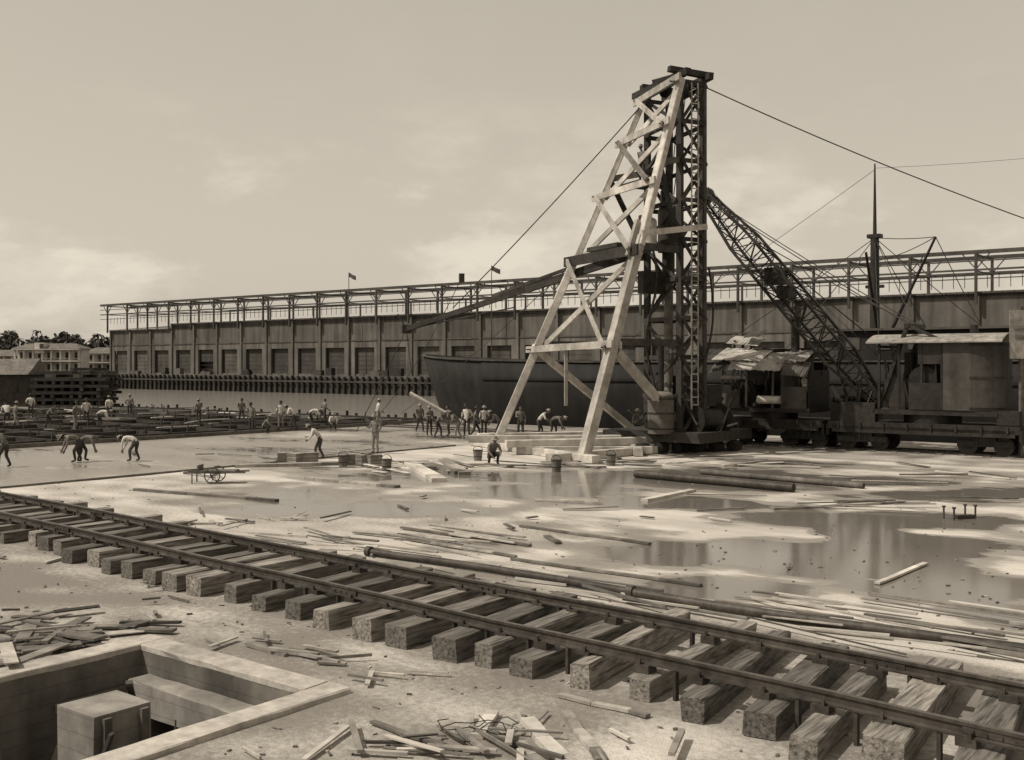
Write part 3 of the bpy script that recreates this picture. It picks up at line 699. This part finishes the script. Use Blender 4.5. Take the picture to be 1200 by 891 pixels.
B.build('boom_cables',['rope'],e)

e=empty('steam_crane',rz=ANG); uc,vc=-22.3,50.5
B=MB(); car(B,uc,vc,6.0,2.7); B.cyl((uc,vc,1.37),(uc,vc,1.7),1.15,n=24); B.box((uc,vc,1.8),(4.8,2.9,.2),0)
for k in range(3): B.box((uc-1.6+k*1.6,vc-1.6,.8),(.1,.5,.06),0)
B.build('car_body',['iron'],e)
B=MB()
for x in(-2.2,-.9,.5,2.1):
    for sg in(-1,1): B.beam((uc+x,vc+sg*1.35,1.9),(uc+x+ru(-.05,.05),vc+sg*1.35,4.3+ru(-.1,.1)),.1,.1,3)
B.cyl((uc+1.2,vc,1.9),(uc+1.2,vc,4.4),.8,n=20,mi=1); B.cyl((uc+1.2,vc,4.4),(uc+1.2,vc,4.7),.8,.25,n=20,mi=0); B.cyl((uc+1.1,vc,4.7),(uc+1.1,vc,6.3),.22,.2,n=12,mi=0); B.cyl((uc+1.1,vc,6.25),(uc+1.1,vc,6.4),.27,n=12,mi=0)
B.cyl((uc-1.2,vc-1.0,2.6),(uc-1.2,vc+1.0,2.6),.4,n=18,mi=0)
for y in(-1.05,1.0): B.cyl((uc-1.2,vc+y,2.6),(uc-1.2,vc+y+.1,2.6),.7,n=22,mi=0)
B.cyl((uc-.2,vc-1.5,2.3),(uc+1.0,vc-1.5,2.3),.2,n=14,mi=2); B.cyl((uc-2.2,vc-1.45,3.4),(uc-1.1,vc-1.45,3.4),.11,n=10,mi=2)
B.box((uc-1.7,vc-1.44,2.3),(1.0,.06,.9),1); B.box((uc+1.6,vc-1.42,2.4),(1.3,.05,1.1),1); B.box((uc,vc+1.4,3),(4.4,.06,2.2),0); B.box((uc+2.3,vc,2.8),(.06,2.6,1.9),0)
for k in range(46):
    a=(uc+ru(-2.2,2),vc+ru(-1.4,.5),ru(1.9,2.6)); B.beam(a,(a[0]+ru(-.7,.7),a[1]+ru(-.2,.2),a[2]+ru(-.2,1.8)),.05,.05,random.choice([0,0,0,0,1,3]))
B.build('engine',['iron','paintm','tin','mid'],e)
B=MB()
def sheet(c,sx,sy,tx,ty,rz,mi=0,nc=10):
    Rm=Matrix.Rotation(rz,3,'Z')@Matrix.Rotation(tx,3,'X')@Matrix.Rotation(ty,3,'Y'); vs=[]
    for i in range(nc*2+1):
        for j in(-1,0,1):
            vs.append(Rm@Vector(((i/(nc*2)-.5)*sx,j*sy/2,.025*(i%2)-.07*abs(j)*ru(0,1)))+Vector(c))
    B.add(vs,[(i*3+j,i*3+j+1,i*3+j+4,i*3+j+3) for i in range(nc*2) for j in range(2)],mi)
sheet((uc-1.3,vc-.9,4.55),2.6,1.9,.32,.04,.0); sheet((uc+1.1,vc-1.0,4.42),2.4,1.7,.36,-.06,.03); sheet((uc-.2,vc+.7,4.62),5.0,1.8,-.25,0,0,1)
sheet((uc-.1,vc-1.95,4.02),2.7,.9,.6,.03,.02); sheet((uc+1.9,vc-1.9,3.85),1.3,.9,.9,.12,.0,1); sheet((uc-2.2,vc-1.6,4.0),.9,1.2,.5,-.2,.1,1)
sheet((uc-2.2,vc+1.4,5.3),1.7,1.5,.3,.1,.1); sheet((uc-1.6,vc+1.3,5.65),1.1,1.3,.25,-.15,.2,1)
for sg in(-1,1): B.beam((uc-2.8,vc+1.4+sg*.5,1.8),(uc-2.6,vc+1.4+sg*.5,5.3),.1,.1,2)
B.beam((uc-2.5,vc-1.5,4.1),(uc+2.5,vc-1.5,4.05),.1,.1,2); B.beam((uc-2.5,vc+1.4,4.3),(uc+2.5,vc+1.4,4.25),.1,.1,2)
B.build('canopy',['tin','paintm','iron'],e)
B=MB(); p=[(uc-2.6,vc-1.8,1.4),(uc-3.0,vc-1.9,.7),(uc-2.8,vc-2.2,.2),(uc-1.5,vc-2.3,.1),(uc-1,vc-2.1,.5),(uc-1.1,vc-1.7,1.3)]
B.tube([Vector(x) for x in p],[.05]*6,6,0); B.build('steam_hose',['iron'],e)
B=MB(); B.box((-18.4,51.3,1.6),(1.8,2.2,1.2),0); 
for k in range(40): B.ball((-18.4+ru(-.8,.8),51.3+ru(-1,1),2.2+ru(-.05,.25)),ru(.1,.22),0,5,4)
for k in range(10): B.beam((-19+ru(-.5,1.6),50.2,.2),(-19+ru(-.5,1.6),50.3,ru(1.5,3.4)),.1,.1,0)
B.build('coal_bin',['iron'],grid=True)
e=empty('notice_board'); B=MB(); c=at(1198,392,46)
B.box(c,(1.05,.08,2.1),0,rz=-.1); B.beam(c+Vector((.0,.1,1.2)),Vector((c.x,c.y+.1,0)),.14,.14,1); B.box(c+Vector((0,-.06,.3)),(.8,.03,.12),1,rz=-.1); B.box(c+Vector((0,-.06,-.1)),(.7,.03,.1),1,rz=-.1)
B.build('board',['board','mid'],e)

# ---------------------------------------------------------------- left work area
B=MB()
for i in range(60):
    u=-99+i*.9+ru(-.2,.2); h=ru(.15,.55); B.cyl((u,56.4+ru(-.1,.1),0),(u+ru(-.05,.05),56.4,h),.12,.11,n=7)
B.beam((-100,56.0,.1),(-46,56.0,.1),.2,.24); B.build('wharf_stakes',['dark'],grid=True)
B=MB()
for u in [-51,-54,-57.5,-61,-65,-69,-74,-80,-86]:
    B.beam((u,26,.14),(u+ru(-.3,.3),54,.14),.2,ru(.2,.3),0)
for v in [28,31,35,39,42,46,50,53]:
    B.beam((-51+ru(-1,1),v,.18),(-92,v+ru(-.3,.3),.18),.18,ru(.16,.28),0 if R()<.7 else 1)
for k in range(160):
    u=ru(-90,-50.5); v=ru(27,55); B.beam((u,v,0),(u+ru(-.1,.1),v+ru(-.1,.1),ru(.3,.8)),.06,.06,0)
for k in range(60):
    u=ru(-88,-52); v=ru(27,54); a=ru(-1.5,1.5); L=ru(1,3.5); B.beam((u,v,.36),(u+L*math.cos(a),v+L*math.sin(a),.4),.2,.05,random.choice([1,2,0]))
B.build('formwork_grid',['dark','board','boardl'],grid=True)
B=MB(); B.beam((-34.2,15.5,.03),(-34.4,40,.03),.08,.07,0); B.beam((-50.2,22,.1),(-50.3,55,.1),.16,.2,0); B.build('screed_board',['mid'],grid=True)
B=MB(); c=gp(92,478)
for k in range(12):
    z=.2+k*.31
    for j in range(8):
        if k>7 and R()<.4: continue
        x=c.x-3.2+j*.85+ru(-.1,.1)
        if k%2: B.beam((x,c.y-2+ru(-.3,.3),z),(x+ru(-.1,.1),c.y+2,z),.32,.27,0)
        else: B.beam((c.x-3.4+ru(-.4,.4),c.y-2+j*.55,z),(c.x+3.2+ru(-.5,.5),c.y-2+j*.55,z),.3,.27,0)
B.build('lumber_stack',['dark'])
e=empty('wooden_hut'); c=gp(12,476); B=MB(); B.box(c+Vector((0,0,1.6)),(5,4,3.2),0); B.box(c+Vector((-.8,-2.03,1.1)),(1,.06,2.1),1); B.box(c+Vector((1.2,-2.03,1.8)),(.9,.06,.8),1)
B.build('walls',['dark','iron'],e); B=MB()
B.add([c+Vector(p) for p in((-2.9,-2.6,3.1),(2.9,-2.6,3.1),(2.9,0,4.6),(-2.9,0,4.6),(-2.9,2.6,3.1),(2.9,2.6,3.1))],[(0,1,2,3),(3,2,5,4),(0,3,4),(1,5,2)],0); B.build('roof',['mid'],e)
def white_building(px,Y,w,z1,nst):
    e=empty('colonial_building'); x=(px-600)/F*Y; B=MB(); h=(z1-1.2)/nst
    B.box((x,Y+6,1.2+nst*h/2),(w,8,nst*h),0)
    n=int(w/3.2)
    for s_ in range(nst):
        z=1.2+s_*h
        for i in range(n+1): B.box((x-w/2+i*w/n,Y,z+h/2),(.7,.7,h-.3),0)
        B.box((x,Y+.2,z+h-.1),(w+1,4.4,.4),0)
        for i in range(n):
            B.box((x-w/2+(i+.5)*w/n,Y+1.96,z+h*.42),(1.4,.1,h*.6),1)
            B.box((x-w/2+(i+.5)*w/n,Y-.0,z+.9),(w/n-.8,.2,.15),0)
    B.build('walls',['whitep','door'],e); B=MB()
    B.add([(x-w/2-1,Y-1,z1+.2),(x+w/2+1,Y-1,z1+.2),(x+w/2-3,Y+5,z1+2.2),(x-w/2+3,Y+5,z1+2.2),(x-w/2-1,Y+11,z1+.2),(x+w/2+1,Y+11,z1+.2)],[(0,1,2,3),(3,2,5,4),(0,3,4),(1,5,2)],0); B.build('roof',['mid'],e)
white_building(55,400,24,10.0,2); white_building(120,430,14,9.0,2); white_building(0,430,16,8,2)
B=MB(); B.box(at(46,408,399)+Vector((0,2,0)),(3.5,4,4),0); B.box(at(46,406,396.8)+Vector((0,1.9,0)),(1.2,.6,2),1)
B.build('bell_tower',['whitep','door'])
B=MB()
def clump(c,r,n,s):
    for k in range(n):
        while True:
            d=Vector((ru(-1,1),ru(-1,1),ru(-1,1)))
            if d.length<1: break
        p=Vector(c)+Vector((d.x*r[0],d.y*r[1],d.z*r[2])); a=Vector((ru(-1,1),ru(-1,1),ru(-1,1))).normalized()*s; b_=a.cross(Vector((ru(-1,1),ru(-1,1),ru(-1,1)))).normalized()*s
        B.add([p-a-b_*.6,p+a*.7-b_,p+a+b_*.7,p-a*.6+b_],[(0,1,2,3)],0)
for k in range(75):
    x=-330+k*4+ru(-2,2); y=ru(455,500); h=ru(12,20)
    if x>-175: h=min(h,12)
    B.cyl((x,y,1),(x,y,h*.7),.5,.3,n=6,mi=1)
    for j in range(3): clump((x+ru(-2.5,2.5),y+ru(-2,2),h*.8+ru(-2,2)),(ru(3,5),3,ru(2.2,4)),60,.8)
B.build('distant_trees',['leaf','mid'])
B=MB()
for k in range(20):
    x=-300+k*6.3+ru(-3,3); y=ru(440,480); h=ru(14,20); tp=Vector((x+ru(-1,1),y,h)); B.tube([Vector((x,y,1)),Vector((x+.4,y,h*.6)),tp],[.35,.25,.2],6,1)
    for j in range(14):
        a=j*.45+ru(-.2,.2); el=ru(-.2,.9); L=ru(2.4,3.6); p=tp.copy(); pr=None
        for q in range(4):
            d=Vector((math.cos(a)*math.cos(el),math.sin(a)*math.cos(el),math.sin(el))); w=Vector((-math.sin(a),math.cos(a),0))*(.45 if q<3 else .15)
            if pr is not None: B.add([pp-pw,pp+pw,p+w,p-w],[(0,1,2,3)],0)
            pp,pw,pr=p.copy(),w,1; p=p+d*L/3; el-=.55
B.build('distant_palms',['leaf','mid'])

# ---------------------------------------------------------------- tools and crates
def crate(px,py,s_=.5,mat='board'):
    p=gp(px,py); B=MB(); a=ru(0,1); B.box(p+Vector((0,0,s_*.45)),(s_*1.2,s_,s_*.88),0,rz=a)
    for z in(.12,.45,.78): B.box(p+Vector((0,0,s_*z)),(s_*1.26,s_*1.06,s_*.18),1,rz=a)
    B.build('wooden_crate',[mat,'mid'])
def bucket(px,py,h=.42,r=.2):
    p=gp(px,py); B=MB(); B.cyl(p,p+Vector((0,0,h)),r*.8,r,14,0); B.cyl(p+Vector((0,0,h)),p+Vector((0,0,h+.03)),r*1.05,n=14,mi=1); B.cyl(p+Vector((0,0,h*.4)),p+Vector((0,0,h*.46)),r*.93,n=14,mi=1)
    pts=[p+Vector((math.cos(t*math.pi/6)*r,0,h+math.sin(t*math.pi/6)*r)) for t in range(7)]; B.tube(pts,[.012]*7,5,1)
    B.build('bucket',['mid','iron'])
for a in((335,543),(348,544),(428,546),(414,545),(362,543),(436,546)): crate(*a)
for a in((402,547),(453,552),(652,553),(716,546),(560,540)): bucket(*a)
e=empty('handcart'); p=gp(252,566); B=MB()
for sg in(-.35,.35):
    c=p+Vector((0,sg,.28))
    for i in range(16):
        t0=i*math.pi/8;t1=t0+math.pi/8
        B.cyl(c+Vector((math.cos(t0)*.26,0,math.sin(t0)*.26)),c+Vector((math.cos(t1)*.26,0,math.sin(t1)*.26)),.02,n=5)
    for i in range(4): t0=i*math.pi/4; B.cyl(c-Vector((math.cos(t0)*.26,0,math.sin(t0)*.26)),c+Vector((math.cos(t0)*.26,0,math.sin(t0)*.26)),.01,n=5)
B.cyl(p+Vector((0,-.4,.28)),p+Vector((0,.4,.28)),.02,n=6)
for sg in(-.28,.28): B.beam(p+Vector((-1,sg,.36)),p+Vector((1.1,sg,.38)),.05,.05,1)
B.box(p+Vector((.1,0,.42)),(1.3,.6,.05),1); B.box(p+Vector((-.5,0,.52)),(.05,.6,.2),1)
B.beam(p+Vector((-.7,.28,0)),p+Vector((-.7,.28,.36)),.04,.04,1); B.beam(p+Vector((-.7,-.28,0)),p+Vector((-.7,-.28,.36)),.04,.04,1)
B.build('cart_parts',['rust','mid'],e)

# ---------------------------------------------------------------- workers
def pose(kind):
    j=lambda s=.03: ru(-s,s)
    P={}
    if kind in('stand','walk'):
        P=dict(pel=(0,0,.93),wai=(.01,0,1.10),che=(.03,0,1.30),nec=(.03,0,1.47),hd=(.05,0,1.56))
        P['sL']=(.01,.185,1.41);P['sR']=(.01,-.185,1.41)
        P['eL']=(-.03+j(),.26,1.13);P['eR']=(-.03+j(),-.26,1.13);P['wL']=(.08+j(),.27+j(),.89);P['wR']=(.10+j(),-.26+j(),.89)
        P['hL']=(0,.1,.88);P['hR']=(0,-.1,.88);P['kL']=(.04,.12,.49);P['kR']=(.04,-.12,.49);P['aL']=(-.02,.13,.09);P['aR']=(-.02,-.13,.09)
        if kind=='stand' and R()<.5: P['eL']=(.0,.33,1.16);P['wL']=(.08,.17,1.02)
        if kind=='stand' and R()<.4: P['eR']=(.12,-.24,1.16);P['wR']=(.33,-.14,1.2)
        if kind=='walk': P['kL']=(.2,.11,.5);P['aL']=(.24,.12,.10);P['kR']=(-.05,-.11,.48);P['aR']=(-.33,-.12,.14);P['wL']=(-.12,.25,.93);P['wR']=(.25,-.22,.95)
    elif kind=='bend':
        P=dict(pel=(-.2,0,.88),wai=(-.04,0,.99),che=(.16,0,1.04),nec=(.34,0,1.03),hd=(.44,0,1.01))
        P['sL']=(.28,.185,1.03);P['sR']=(.28,-.185,1.03);P['eL']=(.33+j(),.22,.75);P['eR']=(.38+j(),-.22,.76);P['wL']=(.42+j(.06),.16,.49);P['wR']=(.5+j(.06),-.15,.5)
        P['hL']=(-.19,.1,.84);P['hR']=(-.19,-.1,.84);P['kL']=(.06,.14,.48);P['kR']=(-.1,-.14,.46);P['aL']=(.0,.16,.09);P['aR']=(-.25,-.16,.09)
    elif kind=='stoop':
        P=dict(pel=(-.1,0,.92),wai=(0,0,1.07),che=(.14,0,1.22),nec=(.27,0,1.33),hd=(.35,0,1.38))
        P['sL']=(.2,.185,1.29);P['sR']=(.2,-.185,1.29);P['eL']=(.26,.25,1.02);P['eR']=(.3,-.25,1.02);P['wL']=(.45,.14,.86);P['wR']=(.5,-.1,.98)
        P['hL']=(-.1,.1,.87);P['hR']=(-.1,-.1,.87);P['kL']=(.1,.14,.5);P['kR']=(-.02,-.13,.47);P['aL']=(.1,.16,.09);P['aR']=(-.22,-.15,.09)
    elif kind=='crouch':
        P=dict(pel=(-.22,0,.36),wai=(-.15,0,.52),che=(-.0,0,.70),nec=(.12,0,.84),hd=(.18,0,.92))
        P['sL']=(.06,.185,.79);P['sR']=(.06,-.185,.79);P['eL']=(.2,.25,.55);P['eR']=(.22,-.25,.55);P['wL']=(.42,.16,.42);P['wR']=(.42,-.14,.36)
        P['hL']=(-.2,.1,.34);P['hR']=(-.2,-.1,.34);P['kL']=(.2,.16,.50);P['kR']=(.18,-.18,.48);P['aL']=(.02,.16,.09);P['aR']=(-.02,-.17,.09)
    return {k:Vector(v) for k,v in P.items()}
BON=[('pel','wai',1,.135,.13),('wai','che',1,.13,.155),('che','nec',1,.155,.055),('nec','hd',0,.055,.05),
 ('che','sL',1,.155,.075),('che','sR',1,.155,.075),('sL','eL',1,.075,.052),('sR','eR',1,.075,.052),('eL','wL',5,.052,.033),('eR','wR',5,.052,.033),
 ('pel','hL',2,.135,.1),('pel','hR',2,.135,.1),('hL','kL',2,.1,.07),('hR','kR',2,.1,.07),('kL','aL',2,.07,.052),('kR','aR',2,.07,.052),('aL','tL',3,.05,.04),('aR','tR',3,.05,.04)]
pending=[]
def worker(px,py,kind,yaw,shirt='shirt',pants='pants',hat=True,z=0.0,loc=None,sc=None,sleeve=None):
    P=pose(kind)
    for s_ in'LR':
        P['t'+s_]=P['a'+s_]+Vector((.17,.01 if s_=='L' else -.01,-.045))
    rad={}
    for a,b_,m_,r1,r2 in BON: rad[a]=max(rad.get(a,0),r1) if a not in rad else rad[a]; rad.setdefault(b_,r2)
    keys=list(P); idx={k:i for i,k in enumerate(keys)}
    me=bpy.data.meshes.new('tmp'); me.from_pydata([P[k] for k in keys],[(idx[a],idx[b_]) for a,b_,*_ in BON],[])
    ob=bpy.data.objects.new('tmp',me); scene.collection.objects.link(ob)
    md=ob.modifiers.new('s','SKIN'); md.use_smooth_shade=True
    for k in keys:
        sv=me.skin_vertices[0].data[idx[k]]; r=rad[k]; sv.radius=(r,r*(1.0 if k not in('pel','wai','che') else .85)); sv.use_root=(k=='pel')
    sb=ob.modifiers.new('b','SUBSURF'); sb.levels=1; sb.render_levels=1
    if loc is None: loc=gp(px,py,z)
    pending.append((ob,P,loc,yaw,shirt,pants,hat,sc or ru(.95,1.04),sleeve if sleeve is not None else R()<.5))
def dseg(p,a,b_):
    ab=b_-a; t=max(0,min(1,(p-a).dot(ab)/max(1e-9,ab.length_squared))); return (p-(a+ab*t)).length
def finish():
    dg=bpy.context.evaluated_depsgraph_get(); dg.update()
    res=[]
    for t in pending:
        me=bpy.data.meshes.new_from_object(t[0].evaluated_get(dg)); res.append(me)
    for t,me in zip(pending,res):
        ob,P,loc,yaw,shirt,pants,hat,sc,slv=t
        B=MB(); vs=[v.co.copy() for v in me.vertices]
        B.v+=[tuple(v) for v in vs]
        for pl in me.polygons:
            c=pl.center; best=9;mi=1
            for a,b_,m_,r1,r2 in BON:
                d=dseg(c,P[a],P[b_])-(r1+r2)*.25
                if d<best: best=d;mi=m_
            if mi==5: mi=1 if slv else 0
            B.f.append(tuple(pl.vertices)); B.m.append(mi); B.sm.append(True)
        hdir=(P['hd']-P['nec']).normalized(); lean=math.atan2(hdir.x,hdir.z)*.55
        Rm=Matrix.Rotation(lean,3,'Y'); hc=P['hd']+hdir*.07+Rm@Vector((.015,0,.01))
        vs=[];nu_,nv_=12,9
        for j in range(nv_+1):
            ph=math.pi*j/nv_
            for i in range(nu_):
                th=2*math.pi*i/nu_; x=math.sin(ph)*math.cos(th)*.095; y=math.sin(ph)*math.sin(th)*.076; z=math.cos(ph)*.118
                if z<-.03: y*=.86; x=x*.9+.008
                if abs(th)<.3 and -.035<z<.02: x+=.014
                vs.append(Rm@Vector((x,y,z))+hc)
        for j in range(nv_):
            for i in range(nu_):
                th=2*math.pi*(i+.5)/nu_; z=math.cos(math.pi*(j+.5)/nv_)
                B.add([vs[j*nu_+i],vs[(j+1)*nu_+i],vs[(j+1)*nu_+(i+1)%nu_],vs[j*nu_+(i+1)%nu_]],[(0,1,2,3)],4 if(z>.55 or(math.cos(th)<-.2 and z>-.45)) else 0,True)
        B.cyl(hc+Rm@Vector((.085,0,.012)),hc+Rm@Vector((.115,0,-.02)),.007,.014,6,0)
        for sg in(-1,1):
            B.ball(hc+Rm@Vector((.083,sg*.032,.012)),.011,4,6,4); B.ball(hc+Rm@Vector((0,sg*.078,-.005)),(.02,.009,.03),0,6,4)
        B.box(hc+Rm@Vector((.088,0,-.052)),(.01,.045,.008),4,Rm=Rm)
        if hat:
            hb=hc+Rm@Vector((-.005,0,.05)); up=Rm@Vector((0,0,1)); B.cyl(hb,hb+up*.012,.155,.15,16,6); B.cyl(hb,hb+up*.1,.1,.085,14,6); B.ball(hb+up*.1,(.085,.085,.02),6,12,4)
        for s_ in'LR':
            w=P['w'+s_]; d=(w-P['e'+s_]).normalized(); sg=1 if s_=='L' else -1
            side=Vector((1,0,0))-d*d.x
            side=side.normalized() if side.length>.2 else Vector((0,0,1)); pn=d.cross(side).normalized()*sg
            B.beam(w-d*.01,w+d*.085,.03,.078,0,up=side,ch=.01)
            for k,fl in enumerate((.068,.078,.073,.056)):
                b0_=w+d*.08+side*(.028-k*.0185); m1=b0_+d*fl*.55+pn*.008; m2=m1+d*fl*.4+pn*.022; B.tube([b0_,m1,m2],[.0095,.0085,.006],6,0)
            b0_=w+d*.02+side*.035; B.tube([b0_,b0_+d*.03+side*.028,b0_+d*.06+side*.034],[.012,.01,.007],6,0)
        wob=B.build('worker',['skin',shirt,pants,'boot','hair','skin','hat' if R()<.6 else 'pants']); wob.location=loc; wob.rotation_euler[2]=yaw; wob.scale=(sc,)*3
        bpy.data.objects.remove(ob)
Pi=math.pi
WK=[(373,538,'stoop',Pi*.95,'shirt','pants',1),(440,532,'stand',-2,'shirtd','pantsl',1),(443,500,'walk',.5,'shirt','pantsl',1),
(155,541,'bend',Pi,'shirt','pants',1),(88,542,'bend',Pi*1.1,'shirtd','pants',1),(99,541,'bend',0,'shirtd','pants',0),
(88,506,'stand',.3,'shirtd','pantsl',1),(101,499,'stand',-1,'shirt','pants',1),(118,502,'bend',.4,'shirt','pants',1),(57,503,'stoop',0,'shirtd','pants',0),(18,502,'walk',1,'shirtd','pantsl',1),
(36,490,'stand',2,'shirt','pants',1),(8,500,'stoop',2,'shirt','pants',0),(128,492,'walk',2,'shirt','pants',1),(152,490,'stand',2,'shirtd','pants',1),
(233,496,'stand',2,'shirtd','pants',1),(283,497,'walk',-1,'shirtd','pants',1),(295,507,'stand',-2,'shirtd','pants',1),(329,502,'stand',-1.5,'shirt','pantsl',1),(312,508,'crouch',0,'shirtd','pants',1),
(344,505,'stoop',3,'shirt','pants',1),(366,500,'bend',.3,'shirt','pants',1),(390,504,'crouch',-1,'shirt','pants',1),(380,497,'walk',1,'shirtd','pants',0),
(503,511,'stand',-1,'shirtd','pants',1),(514,513,'stoop',0,'shirtd','pants',1),(526,511,'stand',3,'shirtd','pants',0),(536,514,'stoop',3,'shirtd','pantsl',1),(547,512,'stand',-2,'shirt','pants',1),
(557,514,'walk',0,'shirtd','pants',1),(567,511,'stand',-1,'shirt','pants',1),(578,545,'crouch',-1,'shirtd','pants',1),(584,516,'stoop',3,'shirtd','pants',1),(610,514,'stand',-1.7,'shirtd','pants',0),(633,513,'stoop',0,'shirt','pants',1),
(650,512,'bend',0,'shirtd','pants',1),(746,520,'stand',-1,'shirtd','pants',1),(822,520,'walk',2,'shirtd','pants',0),(834,517,'stand',-2,'shirt','pants',0),(492,507,'walk',-1,'shirtd','pants',1),(4,548,'stoop',3,'shirtd','pants',0)]
for w in WK: worker(w[0],w[1],w[2],w[3]+ru(-.3,.3),w[4],w[5],bool(w[6]))
worker(0,0,'stand',-1.3,'shirt','pants',True,loc=W(-20.2,49.4,1.9))
worker(0,0,'stoop',2.5,'shirtd','pants',True,loc=W(-23.3,49.5,1.9))
worker(0,0,'stand',-2.5,'shirtd','pants',True,loc=ce+Vector((-1.6,-.6,12.48)))
finish()

# ---------------------------------------------------------------- light, sky, camera
sdir=Vector((-.78,-.22,1.05)).normalized()
sl=bpy.data.lights.new('sun','SUN'); sl.energy=3.9; sl.angle=math.radians(.5); sl.color=(1,.94,.84)
so=bpy.data.objects.new('sun',sl); scene.collection.objects.link(so); so.rotation_euler=sdir.to_track_quat('Z','Y').to_euler(); so.location=(0,0,60)
w=bpy.data.worlds.new('World'); scene.world=w; w.use_nodes=True; nt=w.node_tree; Lk=nt.links
bg=nt.nodes['Background']
sky=nd(nt,'ShaderNodeTexSky',sky_type='NISHITA'); sky.sun_disc=False; sky.sun_elevation=math.asin(sdir.z); sky.sun_rotation=math.atan2(sdir.x,sdir.y); sky.dust_density=3
bw=nd(nt,'ShaderNodeRGBToBW'); Lk.new(sky.outputs[0],bw.inputs[0])
pw=nd(nt,'ShaderNodeMath',operation='POWER'); Lk.new(bw.outputs[0],pw.inputs[0]); pw.inputs[1].default_value=.3
tc=nd(nt,'ShaderNodeTexCoord'); mp=nd(nt,'ShaderNodeMapping'); mp.inputs['Scale'].default_value=(1,1,2.2); Lk.new(tc.outputs['Generated'],mp.inputs[0])
mp.inputs['Location'].default_value=(.75,.1,.5)
cn=nd(nt,'ShaderNodeTexNoise'); cn.inputs['Scale'].default_value=4.6; cn.inputs['Detail'].default_value=9; cn.inputs['Roughness'].default_value=.6; Lk.new(mp.outputs[0],cn.inputs['Vector'])
def smr(src,a,b_,c,d):
    n=nd(nt,'ShaderNodeMapRange',interpolation_type='SMOOTHSTEP'); Lk.new(src,n.inputs[0])
    for i,k in enumerate((a,b_,c,d)): n.inputs[i+1].default_value=k
    return n.outputs[0]
def mm(op,a,b_,c=None):
    n=nd(nt,'ShaderNodeMath',operation=op)
    for i,x in enumerate((a,b_,c)):
        if x is None: continue
        if isinstance(x,(int,float)): n.inputs[i].default_value=x
        else: Lk.new(x,n.inputs[i])
    return n.outputs[0]
sz=nd(nt,'ShaderNodeSeparateXYZ'); Lk.new(tc.outputs['Generated'],sz.inputs[0])
cl=smr(cn.outputs[0],.47,.64,0,1)
# second, higher and crisper cumulus layer
cn2=nd(nt,'ShaderNodeTexNoise'); cn2.inputs['Scale'].default_value=9; cn2.inputs['Detail'].default_value=8; cn2.inputs['Roughness'].default_value=.58; Lk.new(mp.outputs[0],cn2.inputs['Vector'])
cl2=mm('MULTIPLY',smr(cn2.outputs[0],.53,.62,0,1),smr(cn.outputs[0],.44,.56,0,1))
fd=smr(sz.outputs[2],.27,.12,.08,1)
cloud=mm('MULTIPLY',mm('ADD',mm('MULTIPLY',cl,.30),mm('MULTIPLY',cl2,.16)),fd)
hz=smr(sz.outputs[2],.38,.0,0,.14)
tot=mm('ADD',mm('ADD',pw.outputs[0],hz),cloud)
vm=nd(nt,'ShaderNodeVectorMath',operation='SCALE'); vm.inputs[0].default_value=(1,.90,.745); Lk.new(tot,vm.inputs['Scale'])
Lk.new(vm.outputs[0],bg.inputs[0]); bg.inputs[1].default_value=.395
cam=bpy.data.cameras.new('camera'); cam.sensor_width=36; cam.lens=36*F/1200; cam.shift_y=-17.5/1200; cam.clip_end=8000
co=bpy.data.objects.new('camera',cam); scene.collection.objects.link(co); co.location=(0,0,H); co.rotation_euler=(math.pi/2,0,0); scene.camera=co
scene.view_settings.view_transform='Standard'; scene.view_settings.look='None'; scene.view_settings.exposure=0
